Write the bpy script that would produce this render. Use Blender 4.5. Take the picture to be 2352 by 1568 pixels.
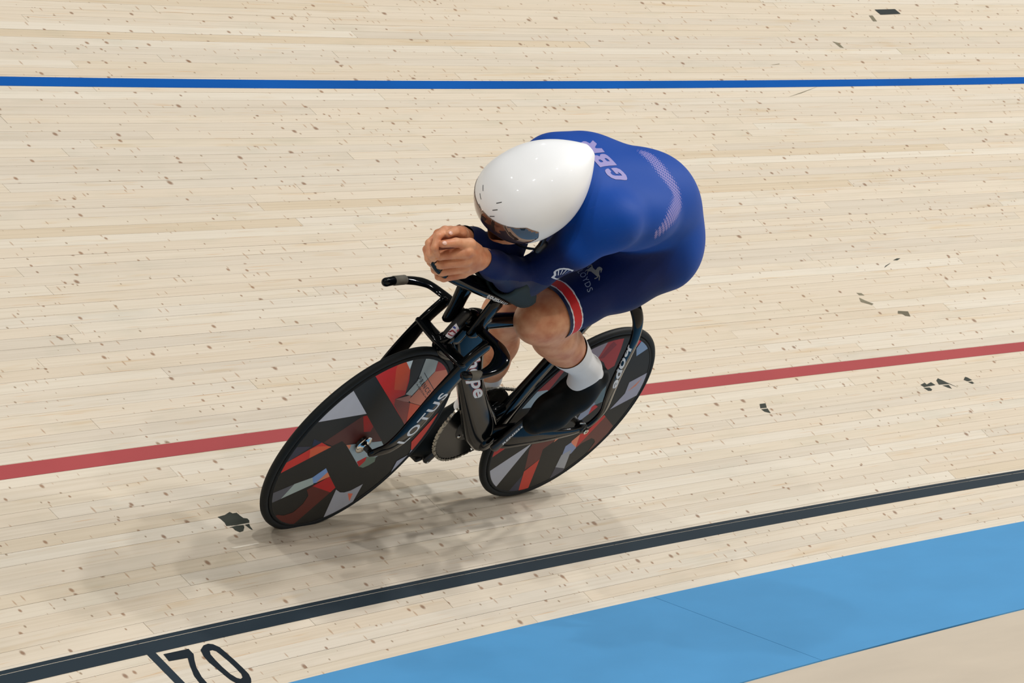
import bpy, bmesh, math, random
import numpy as np
from mathutils import Vector, Matrix
from mathutils.bvhtree import BVHTree

for _o in list(bpy.data.objects):
    bpy.data.objects.remove(_o, do_unlink=True)
SC = bpy.context.scene
COL = SC.collection
random.seed(7)

# ------------------------------------------------------------------ geometry of the place
R0, BETA, SB = 20.904, 0.72, 0.50574          # radius of the bend at the track's lower edge, banking, rider's line
SINB, COSB = math.sin(BETA), math.cos(BETA)

def track(s, phi, h=0.0):
    """point on the banked bend: s metres up the slope, phi round the bend, h above the boards"""
    r = R0 + s*COSB - h*SINB
    return Vector((r*math.cos(phi)-R0, r*math.sin(phi), s*SINB + h*COSB))

# ------------------------------------------------------------------ camera
def cam_axes(yaw, pitch, roll):
    f = Vector((math.cos(yaw)*math.cos(pitch), math.sin(yaw)*math.cos(pitch), math.sin(pitch)))
    r = Vector((math.sin(yaw), -math.cos(yaw), 0)); u = r.cross(f)
    return r*math.cos(roll)+u*math.sin(roll), -r*math.sin(roll)+u*math.cos(roll), f
CAM_POS = Vector((-5.22564, 7.61682, 1.02419))
_r, _u, _f = cam_axes(-0.93997, -0.0245, -0.06447)
cd = bpy.data.cameras.new('camera'); cam = bpy.data.objects.new('camera', cd); COL.objects.link(cam)
cam.matrix_world = Matrix(((_r.x,_u.x,-_f.x,CAM_POS.x),(_r.y,_u.y,-_f.y,CAM_POS.y),(_r.z,_u.z,-_f.z,CAM_POS.z),(0,0,0,1)))
cd.sensor_width = 36.0; cd.lens = 7243.78/2352*36.0
cd.clip_start = 0.1; cd.clip_end = 200
cd.dof.use_dof = True; cd.dof.focus_distance = 8.75; cd.dof.aperture_fstop = 24.0
SC.camera = cam

# ------------------------------------------------------------------ light
w = bpy.data.worlds.new('hall'); SC.world = w; w.use_nodes = True
w.node_tree.nodes['Background'].inputs[0].default_value = (0.72, 0.69, 0.63, 1)
w.node_tree.nodes['Background'].inputs[1].default_value = 0.06
LAMPS = []
def lamp(x, y, z, size, power, col=(1.0, 0.975, 0.94)):
    l = bpy.data.lights.new('hall_lamp', 'AREA'); l.shape = 'SQUARE'; l.size = size; l.energy = power; l.color = col
    o = bpy.data.objects.new('hall_lamp', l); o.location = (x, y, z); COL.objects.link(o)
    d = Vector((0.2, 0, 0.8)) - o.location
    o.rotation_euler = d.to_track_quat('-Z', 'Y').to_euler(); LAMPS.append(o)
# hall lamps hang over the infield (the side the camera stands on), a few over the track and the stand
for dx, dy, dz, p in ((-.49, -.71, .50, 2.3), (-.37, -.81, .45, 1.4), (-.50, -.56, .66, 2.2), (-.58, -.30, .75, 1.9), (-.66, .04, .75, 1.7), (-.56, .42, .71, 1.9),
                      (-.80, -.28, .52, .7), (-.84, .22, .50, .5), (-.28, -.50, .82, .5), (-.22, .10, .97, .4), (-.12, .60, .79, 1.3), (.22, -.45, .86, .3), (.35, .25, .90, .3), (-.35, .80, .49, 1.3)):
    lamp(0.2+dx*22, dy*22, 0.8+dz*22, 0.55, 312*p)
SC.view_settings.view_transform = 'Standard'
SC.view_settings.look = 'None'
SC.view_settings.gamma = 1.0
SC.view_settings.use_curve_mapping = False
SC.view_settings.exposure = 0.35

# ------------------------------------------------------------------ helpers
def lin(c):
    return tuple(((v/255)/12.92 if v/255 <= 0.04045 else ((v/255+0.055)/1.055)**2.4) for v in c) + (1.0,)

def mat(name, col, rough=0.5, metal=0.0, coat=0.0, sheen=0.0, bump=0.0, bscale=400, var=0.0, vscale=30, spec=0.5):
    m = bpy.data.materials.new(name); m.use_nodes = True; nt = m.node_tree; n = nt.nodes; b = n['Principled BSDF']
    b.inputs['Base Color'].default_value = lin(col); b.inputs['Roughness'].default_value = rough
    b.inputs['Metallic'].default_value = metal; b.inputs['Coat Weight'].default_value = coat
    b.inputs['Coat Roughness'].default_value = 0.03; b.inputs['Sheen Weight'].default_value = sheen
    b.inputs['Specular IOR Level'].default_value = spec
    tc = n.new('ShaderNodeTexCoord')
    if bump:
        t = n.new('ShaderNodeTexNoise'); t.inputs['Scale'].default_value = bscale; nt.links.new(tc.outputs['Object'], t.inputs['Vector'])
        bp = n.new('ShaderNodeBump'); bp.inputs['Strength'].default_value = bump; bp.inputs['Distance'].default_value = 0.001
        nt.links.new(t.outputs[0], bp.inputs['Height']); nt.links.new(bp.outputs[0], b.inputs['Normal'])
    if var:
        t = n.new('ShaderNodeTexNoise'); t.inputs['Scale'].default_value = vscale; t.inputs['Detail'].default_value = 4
        nt.links.new(tc.outputs['Object'], t.inputs['Vector'])
        r = n.new('ShaderNodeMapRange'); r.inputs[1].default_value = 0.3; r.inputs[2].default_value = 0.7
        r.inputs[3].default_value = 1-var; r.inputs[4].default_value = 1+var
        nt.links.new(t.outputs[0], r.inputs[0])
        hs = n.new('ShaderNodeHueSaturation'); hs.inputs['Color'].default_value = lin(col)
        nt.links.new(r.outputs[0], hs.inputs['Value']); nt.links.new(hs.outputs[0], b.inputs['Base Color'])
    return m

def obj(name, me, m=None, parent=None, smooth=True, label=None, matrix=None):
    if isinstance(me, bmesh.types.BMesh):
        bm = me; me = bpy.data.meshes.new(name); bm.to_mesh(me); bm.free()
    o = bpy.data.objects.new(name, me); COL.objects.link(o)
    if m is not None and not me.materials: me.materials.append(m)
    if smooth:
        me.polygons.foreach_set('use_smooth', [True]*len(me.polygons))
    if parent is not None: o.parent = parent
    if matrix is not None: o.matrix_world = matrix
    if label: o['label'] = label
    return o

def empty(name, parent=None, matrix=None):
    o = bpy.data.objects.new(name, None); COL.objects.link(o); o.empty_display_size = 0.1
    if parent is not None: o.parent = parent
    if matrix is not None: o.matrix_world = matrix
    return o

def tag(o, label, cat, group=None):
    o['label'] = label; o['category'] = cat
    if group: o['group'] = group

def mesh_from(name, V, F):
    me = bpy.data.meshes.new(name); me.from_pydata([tuple(v) for v in V], [], F); me.validate(); return me

def crom(P, sub):
    P = np.array(P, float)
    if len(P) < 3 or sub < 2: return P
    Q = np.vstack([2*P[0]-P[1], P, 2*P[-1]-P[-2]]); out = []
    for i in range(1, len(Q)-2):
        for k in range(sub):
            t = k/sub; a, b, c, d = Q[i-1], Q[i], Q[i+1], Q[i+2]
            out.append(0.5*((2*b)+(-a+c)*t+(2*a-5*b+4*c-d)*t*t+(-a+3*b-3*c+d)*t**3))
    out.append(P[-1]); return np.array(out)

def sweep_bm(pts, ref=(0, 1, 0), n=16, sub=4, e=2.0, rnd=True, bm=None):
    """pts: list of (x,y,z, half width along ref, half height across ref). Superelliptic section swept along a spline."""
    P = crom(pts, sub); C = P[:, :3]; W = np.maximum(P[:, 3], 5e-4); H = np.maximum(P[:, 4], 5e-4)
    T = np.gradient(C, axis=0); T /= np.linalg.norm(T, axis=1)[:, None]
    if rnd:   # rounded ends
        def cap(c, t, w_, h_, sgn):
            m = min(w_, h_); return [(c+sgn*t*m*math.sin(a), math.cos(a)) for a in (0.5, 1.0, 1.4)]
        A = cap(C[0], T[0], W[0], H[0], -1)[::-1]; B = cap(C[-1], T[-1], W[-1], H[-1], 1)
        C = np.vstack([[a[0] for a in A], C, [b[0] for b in B]])
        W = np.r_[[W[0]*a[1] for a in A], W, [W[-1]*b[1] for b in B]]
        H = np.r_[[H[0]*a[1] for a in A], H, [H[-1]*b[1] for b in B]]
        T = np.vstack([[T[0]]*3, T, [T[-1]]*3])
    bm = bm or bmesh.new(); rings = []
    ref = np.array(ref, float)
    for c, t, w_, h_ in zip(C, T, W, H):
        a = ref-t*(ref@t); a /= np.linalg.norm(a); b = np.cross(t, a); ring = []
        for k in range(n):
            th = 2*math.pi*k/n; cx, sx = math.cos(th), math.sin(th)
            p = c+a*w_*math.copysign(abs(cx)**(2/e), cx)+b*h_*math.copysign(abs(sx)**(2/e), sx)
            ring.append(bm.verts.new(p))
        rings.append(ring)
    for r1, r2 in zip(rings, rings[1:]):
        for k in range(n): bm.faces.new((r1[k], r1[(k+1) % n], r2[(k+1) % n], r2[k]))
    bm.faces.new(rings[0][::-1]); bm.faces.new(rings[-1])
    return bm

def tube(name, pts, m, parent, **k):
    return obj(name, sweep_bm(pts, **k), m, parent)

def ring_bm(center, axis, R, r1, r2, n=64, k=12, bm=None):
    """torus with section r1 (radial) x r2 (axial)"""
    bm = bm or bmesh.new(); axis = Vector(axis).normalized(); a = axis.orthogonal().normalized(); b = axis.cross(a); c0 = Vector(center)
    V = []
    for i in range(n):
        t = 2*math.pi*i/n; d = a*math.cos(t)+b*math.sin(t)
        V.append([bm.verts.new(c0+d*(R+r1*math.cos(2*math.pi*j/k))+axis*(r2*math.sin(2*math.pi*j/k))) for j in range(k)])
    for i in range(n):
        for j in range(k): bm.faces.new((V[i][j], V[i][(j+1) % k], V[(i+1) % n][(j+1) % k], V[(i+1) % n][j]))
    return bm

def lathe_bm(prof, center, axis, n=48, bm=None):
    """prof: list of (radius, distance along axis)"""
    bm = bm or bmesh.new(); axis = Vector(axis).normalized(); a = axis.orthogonal().normalized(); b = axis.cross(a); c0 = Vector(center); V = []
    for r, h in prof:
        if r < 1e-6: V.append([bm.verts.new(c0+axis*h)])
        else: V.append([bm.verts.new(c0+axis*h+(a*math.cos(2*math.pi*i/n)+b*math.sin(2*math.pi*i/n))*r) for i in range(n)])
    for A, B in zip(V, V[1:]):
        for i in range(n):
            j = (i+1) % n
            if len(A) == 1 and len(B) == 1: continue
            if len(A) == 1: bm.faces.new((A[0], B[j], B[i]))
            elif len(B) == 1: bm.faces.new((A[i], A[j], B[0]))
            else: bm.faces.new((A[i], A[j], B[j], B[i]))
    bmesh.ops.recalc_face_normals(bm, faces=bm.faces)
    return bm

def box_bm(c, ax, ay, az, bevel=0.0, bm=None):
    """box from centre and three half-vectors"""
    b2 = bmesh.new(); c, ax, ay, az = map(Vector, (c, ax, ay, az))
    vs = [b2.verts.new(c+ax*i+ay*j+az*k) for i in (-1, 1) for j in (-1, 1) for k in (-1, 1)]
    for q in ((0,1,3,2),(4,6,7,5),(0,4,5,1),(2,3,7,6),(0,2,6,4),(1,5,7,3)): b2.faces.new([vs[i] for i in q])
    bmesh.ops.recalc_face_normals(b2, faces=b2.faces)
    if bevel: bmesh.ops.bevel(b2, geom=b2.edges[:], offset=bevel, segments=2, affect='EDGES')
    return b2

def poly_fill(loops2d, maxlen=0.0):
    """2D loops (first outer, rest holes) -> (verts2d, tris), optionally refined"""
    bm = bmesh.new(); es = []
    for lp in loops2d:
        vs = [bm.verts.new((x, y, 0)) for x, y in lp]
        for i in range(len(vs)): es.append(bm.edges.new((vs[i], vs[(i+1) % len(vs)])))
    bmesh.ops.triangle_fill(bm, edges=es, use_beauty=True, use_dissolve=False)
    if maxlen:
        for _ in range(6):
            L = [e for e in bm.edges if e.calc_length() > maxlen]
            if not L: break
            bmesh.ops.subdivide_edges(bm, edges=L, cuts=1, use_grid_fill=False)
            bmesh.ops.triangulate(bm, faces=bm.faces[:])
    bm.verts.index_update()
    V = [(v.co.x, v.co.y) for v in bm.verts]; F = [[v.index for v in f.verts] for f in bm.faces]; bm.free()
    return V, F

def text_mesh(s, bold=0.0, space=1.0, shear=0.0):
    cu = bpy.data.curves.new('t', 'FONT'); cu.body = s; cu.size = 1.0; cu.offset = bold; cu.space_character = space; cu.shear = shear
    cu.resolution_u = 4
    o = bpy.data.objects.new('t', cu); COL.objects.link(o)
    dg = bpy.context.evaluated_depsgraph_get(); me = bpy.data.meshes.new_from_object(o.evaluated_get(dg))
    bpy.data.objects.remove(o); bpy.data.curves.remove(cu)
    V = np.array([v.co[:] for v in me.vertices]); F = [list(p.vertices) for p in me.polygons]; bpy.data.meshes.remove(me)
    V = V[:, :2]; V -= V.min(0); ext = V.max(0); return V, F, ext

def lettering(name, s, org, xv, yv, m, parent, bold=0.0, space=1.0, shear=0.0, target=None, lift=0.0008, label=None, pdir=None):
    """flat printed word filling the parallelogram org, xv (its width), yv (its height); pressed on target if given"""
    V, F, ext = text_mesh(s, bold, space, shear); org, xv, yv = Vector(org), Vector(xv), Vector(yv)
    bm = bmesh.new(); vs = [bm.verts.new(org+xv*(x/ext[0])+yv*(y/ext[1])) for x, y in V]
    for f in F:
        try: bm.faces.new([vs[i] for i in f])
        except ValueError: pass
    return press(name, bm, xv.cross(yv).normalized() if pdir is None else Vector(pdir), m, parent, target, lift, label)

def press(name, bm, nrm, m, parent, target=None, lift=0.0008, label=None, maxlen=0.012):
    if target is not None:
        bmesh.ops.triangulate(bm, faces=bm.faces[:])
        for _ in range(5):
            L = [e for e in bm.edges if e.calc_length() > maxlen]
            if not L: break
            bmesh.ops.subdivide_edges(bm, edges=L, cuts=1); bmesh.ops.triangulate(bm, faces=bm.faces[:])
        for v in bm.verts:
            hit = target.ray_cast(v.co+nrm*0.12, -nrm, 0.3)
            if hit[0] is not None: v.co = hit[0]+hit[1]*lift if hit[1].dot(nrm) > 0 else hit[0]+nrm*lift
            else:
                hit = target.find_nearest(v.co)
                if hit[0] is not None: v.co = hit[0]+hit[1]*lift
    return obj(name, bm, m, parent, smooth=target is not None, label=label)

def bvh(*objs):
    V, F = [], []
    for o in objs:
        k = len(V); V += [v.co.copy() for v in o.data.vertices]; F += [[i+k for i in p.vertices] for p in o.data.polygons]
    return BVHTree.FromPolygons(V, F)
FRONT_ART=[([(0.071,0.115),(0.262,0.253),(0.334,0.114)],(172,174,182)),([(0.083,0.107),(0.188,0.027),(0.133,0.006),(0.1,0.019),(0.07,0.002),(-0.103,-0.011),(0.057,0.104)],(78,38,33)),([(0.079,0.107),(0.063,0.108),(-0.007,0.057),(-0.01,0.038),(0.022,0.041)],(150,18,18)),([(0.315,-0.078),(0.308,-0.056),(0.304,-0.03),(0.196,0.028),(0.154,0.009),(0.135,0.003),(0.295,-0.068)],(188,42,34)),([(0.23,0.008),(0.204,0.015),(0.154,0.009),(0.135,0.003),(0.206,-0.027)],(200,84,50)),([(0.307,0.028),(0.232,0.019),(0.302,-0.029),(0.318,-0.044)],(50,50,64)),([(0.245,0.048),(0.196,0.028),(0.232,0.019)],(16,32,62)),([(0.089,-0.083),(0.067,-0.101),(0.085,-0.137),(0.101,-0.138),(0.125,-0.112)],(112,142,188)),([(0.125,-0.112),(0.193,-0.125),(0.211,-0.177),(0.098,-0.141)],(150,163,158)),([(0.067,-0.101),(0.041,-0.122),(0.089,-0.137)],(202,122,86)),([(0.041,-0.122),(-0.027,-0.175),(-0.017,-0.191),(0.095,-0.149)],(168,18,22)),([(0.193,-0.125),(0.289,-0.152),(0.258,-0.192),(0.211,-0.177)],(84,85,92)),([(0.095,-0.149),(-0.017,-0.191),(0.064,-0.305),(0.089,-0.309),(0.192,-0.257),(0.175,-0.243),(0.14,-0.252),(0.104,-0.246),(0.083,-0.217),(0.084,-0.186),(0.112,-0.16)],(84,30,22)),([(-0.037,-0.184),(-0.068,-0.2),(-0.09,-0.204),(-0.117,-0.201),(-0.158,-0.183),(-0.177,-0.299),(-0.086,-0.345)],(150,151,158)),([(-0.112,-0.211),(-0.139,-0.216),(-0.149,-0.248)],(205,105,80)),([(0.067,-0.0),(-0.101,-0.011),(-0.159,-0.056),(-0.129,-0.076),(-0.135,-0.091),(-0.099,-0.111),(-0.074,-0.103)],(142,156,160)),([(-0.129,-0.076),(-0.138,-0.094),(-0.12,-0.105),(-0.099,-0.111),(-0.074,-0.103),(-0.078,-0.066)],(96,112,96)),([(-0.045,-0.08),(-0.078,-0.066),(-0.086,-0.083),(-0.074,-0.103)],(168,18,22)),([(0.067,-0.0),(0.042,-0.003),(0.037,-0.021)],(205,122,88)),([(0.15,0.259),(0.195,0.283),(0.073,0.32),(0.005,0.269),(-0.028,0.224),(-0.057,0.168),(-0.022,0.157),(-0.111,0.131),(-0.181,0.03)],(188,32,32)),([(0.077,0.279),(0.083,0.298),(0.054,0.305),(0.005,0.269),(-0.045,0.185),(0.016,0.196)],(190,72,44)),([(-0.022,0.157),(-0.111,0.131),(-0.174,0.033),(-0.037,0.133)],(132,62,52)),([(-0.111,0.131),(-0.178,0.111),(-0.198,0.12),(-0.221,0.108),(-0.18,0.028)],(198,84,56)),([(0.051,0.302),(0.073,0.32),(0.031,0.321),(0.006,0.268)],(190,205,210)),([(-0.03,0.321),(-0.097,0.307),(-0.128,0.246),(-0.094,0.159),(-0.058,0.17),(-0.072,0.219)],(165,175,175)),([(-0.104,0.296),(-0.098,0.308),(-0.153,0.283),(-0.215,0.244),(-0.129,0.244)],(160,52,50)),([(-0.21,0.246),(-0.226,0.232),(-0.217,0.152),(-0.182,0.111),(-0.113,0.132),(-0.093,0.144),(-0.129,0.244)],(190,116,92)),([(-0.022,0.157),(-0.09,0.163),(-0.101,0.135),(-0.072,0.142)],(165,112,102)),([(-0.261,-0.037),(-0.306,0.097),(-0.311,0.115),(-0.33,0.039),(-0.322,-0.088),(-0.285,-0.068)],(186,52,42)),([(-0.265,-0.159),(-0.254,-0.11),(-0.293,-0.091),(-0.289,-0.071),(-0.31,-0.079),(-0.323,-0.106),(-0.294,-0.169)],(150,154,170))]
REAR_ART=[([(0.107,-0.101),(0.253,-0.213),(0.142,-0.296)],(166,168,176)),([(0.298,-0.09),(0.222,-0.097),(0.277,-0.143)],(165,36,36)),([(0.104,-0.091),(-0.012,-0.089),(-0.005,-0.11),(0.022,-0.134),(0.001,-0.177),(0.044,-0.215),(0.098,-0.126)],(96,46,40)),([(0.001,-0.177),(-0.057,-0.321),(-0.01,-0.32),(0.041,-0.222)],(182,56,42)),([(0.035,-0.239),(-0.009,-0.315),(0.051,-0.307)],(50,52,68)),([(-0.009,-0.089),(-0.032,-0.088),(-0.011,-0.11)],(205,122,92)),([(-0.095,-0.135),(-0.115,-0.118),(-0.162,-0.148),(-0.156,-0.172),(-0.113,-0.178)],(128,140,170)),([(-0.107,-0.172),(-0.143,-0.154),(-0.178,-0.235),(-0.122,-0.224)],(148,150,156)),([(-0.122,-0.224),(-0.179,-0.235),(-0.183,-0.26),(-0.135,-0.277)],(62,62,74)),([(-0.109,-0.116),(-0.13,-0.089),(-0.159,-0.146),(-0.116,-0.124)],(214,126,96)),([(-0.13,-0.089),(-0.154,-0.083),(-0.191,-0.017),(-0.209,-0.027),(-0.161,-0.148)],(182,46,40)),([(-0.205,-0.025),(-0.289,-0.072),(-0.287,-0.124),(-0.281,-0.163),(-0.247,-0.207),(-0.248,-0.134),(-0.233,-0.121),(-0.212,-0.114),(-0.177,-0.131),(-0.161,-0.148)],(100,56,48)),([(-0.275,0.151),(-0.203,0.114),(-0.223,0.067),(-0.201,0.004),(-0.31,0.057),(-0.303,0.111)],(150,150,166)),([(-0.259,0.127),(-0.23,0.075),(-0.256,0.095)],(190,120,100)),([(-0.106,0.287),(-0.113,0.293),(-0.179,0.258),(-0.137,0.224),(-0.107,0.256)],(122,146,176)),([(-0.067,0.305),(-0.107,0.294),(-0.096,0.253)],(190,42,50)),([(0.163,0.266),(0.084,0.303),(0.071,0.296),(0.069,0.229),(0.087,0.224)],(142,132,144)),([(0.077,0.298),(0.007,0.313),(-0.021,0.261),(-0.05,0.193),(-0.026,0.177),(0.023,0.212),(0.071,0.231)],(152,46,46)),([(0.055,0.284),(0.049,0.296),(0.018,0.281),(0.04,0.231),(0.062,0.23)],(120,36,40)),([(0.274,0.12),(0.228,0.202),(0.206,0.196),(0.218,0.119)],(150,46,42)),([(0.274,0.12),(0.226,0.122),(0.204,0.109),(0.231,0.056),(0.293,0.055)],(150,165,170)),([(-0.083,0.113),(-0.129,0.044),(-0.098,0.034),(-0.058,0.055)],(84,108,118)),([(-0.04,0.066),(-0.051,0.062),(-0.096,0.036),(-0.085,0.026),(-0.095,-0.004),(-0.075,-0.027),(-0.051,-0.02)],(132,142,162)),([(-0.098,0.033),(-0.119,0.024),(-0.096,-0.006),(-0.085,0.026)],(170,36,42))]
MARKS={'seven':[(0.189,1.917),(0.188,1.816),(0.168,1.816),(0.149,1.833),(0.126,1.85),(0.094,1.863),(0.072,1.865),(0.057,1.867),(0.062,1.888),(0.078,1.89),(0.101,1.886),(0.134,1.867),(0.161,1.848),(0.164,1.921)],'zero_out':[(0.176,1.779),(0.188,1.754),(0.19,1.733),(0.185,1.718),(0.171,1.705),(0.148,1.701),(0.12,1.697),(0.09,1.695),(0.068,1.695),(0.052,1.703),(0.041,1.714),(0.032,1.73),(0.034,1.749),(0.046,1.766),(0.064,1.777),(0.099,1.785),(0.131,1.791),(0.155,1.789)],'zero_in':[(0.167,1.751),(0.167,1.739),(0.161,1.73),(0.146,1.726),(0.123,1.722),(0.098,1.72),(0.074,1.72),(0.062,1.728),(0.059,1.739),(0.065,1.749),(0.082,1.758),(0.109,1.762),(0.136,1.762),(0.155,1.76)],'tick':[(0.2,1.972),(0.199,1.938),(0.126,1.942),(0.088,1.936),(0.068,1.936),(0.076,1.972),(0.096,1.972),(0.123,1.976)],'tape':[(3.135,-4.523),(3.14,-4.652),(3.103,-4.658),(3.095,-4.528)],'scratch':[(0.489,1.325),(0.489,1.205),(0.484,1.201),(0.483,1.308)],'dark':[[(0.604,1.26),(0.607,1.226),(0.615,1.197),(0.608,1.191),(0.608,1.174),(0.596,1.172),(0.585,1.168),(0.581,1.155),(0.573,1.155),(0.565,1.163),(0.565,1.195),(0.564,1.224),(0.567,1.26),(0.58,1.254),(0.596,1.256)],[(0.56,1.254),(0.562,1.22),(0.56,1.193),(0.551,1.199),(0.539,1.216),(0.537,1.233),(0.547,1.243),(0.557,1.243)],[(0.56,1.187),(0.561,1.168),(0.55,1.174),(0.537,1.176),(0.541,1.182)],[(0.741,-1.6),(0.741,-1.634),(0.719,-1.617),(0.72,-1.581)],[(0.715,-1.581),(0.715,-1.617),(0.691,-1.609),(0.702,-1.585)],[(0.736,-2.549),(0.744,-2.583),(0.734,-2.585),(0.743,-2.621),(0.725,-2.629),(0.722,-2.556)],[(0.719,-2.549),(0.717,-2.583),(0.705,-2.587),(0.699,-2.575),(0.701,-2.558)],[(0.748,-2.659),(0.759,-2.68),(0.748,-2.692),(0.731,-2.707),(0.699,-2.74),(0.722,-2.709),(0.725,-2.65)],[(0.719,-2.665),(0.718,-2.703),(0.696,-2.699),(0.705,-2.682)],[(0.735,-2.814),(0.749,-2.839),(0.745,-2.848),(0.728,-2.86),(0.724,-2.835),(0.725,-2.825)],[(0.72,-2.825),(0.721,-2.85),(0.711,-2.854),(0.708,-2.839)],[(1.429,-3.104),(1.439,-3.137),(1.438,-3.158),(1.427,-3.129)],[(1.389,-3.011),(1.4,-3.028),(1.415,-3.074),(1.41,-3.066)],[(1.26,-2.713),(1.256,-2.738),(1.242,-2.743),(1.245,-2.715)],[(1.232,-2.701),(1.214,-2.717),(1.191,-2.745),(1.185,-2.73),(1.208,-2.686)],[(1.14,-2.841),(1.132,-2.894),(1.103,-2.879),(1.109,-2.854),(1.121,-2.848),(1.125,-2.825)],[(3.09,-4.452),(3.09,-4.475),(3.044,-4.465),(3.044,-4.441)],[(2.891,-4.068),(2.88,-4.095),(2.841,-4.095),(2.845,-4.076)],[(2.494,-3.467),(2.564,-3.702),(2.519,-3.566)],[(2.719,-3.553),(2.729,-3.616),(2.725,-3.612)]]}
DOTS=[(0.4748,-0.0186,1.3062,0.028),(0.474,0.047,1.301,0.028),(0.4534,0.0984,1.2792,0.026),(0.4557,0.1265,1.2629,0.026),(0.5419,0.1757,1.2547,0.024),(0.5999,0.199,1.2186,0.015)]
SLOTS=[([1.0619,-0.0659,1.1745],[1.0664,-0.0534,1.1644]),([1.0637,-0.0592,1.152],[1.0659,-0.0453,1.1432]),([1.0609,-0.0458,1.1276],[1.0609,-0.0372,1.1236]),([1.0702,0.001,1.169],[1.0679,0.0111,1.1812]),([1.0685,0.0018,1.1463],[1.0684,0.0134,1.1579]),([1.0623,0.0014,1.1253],[1.0641,0.0143,1.1362])]
TABS=[[(1.0549,-0.0225,1.1077),(1.0563,-0.0048,1.1104),(1.048,-0.0111,1.0983),(1.0485,-0.0215,1.0989)],[(1.0329,0.0756,1.1505),(1.0239,0.0856,1.1614),(1.0199,0.0864,1.1489),(1.0252,0.0812,1.1446)]]
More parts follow.
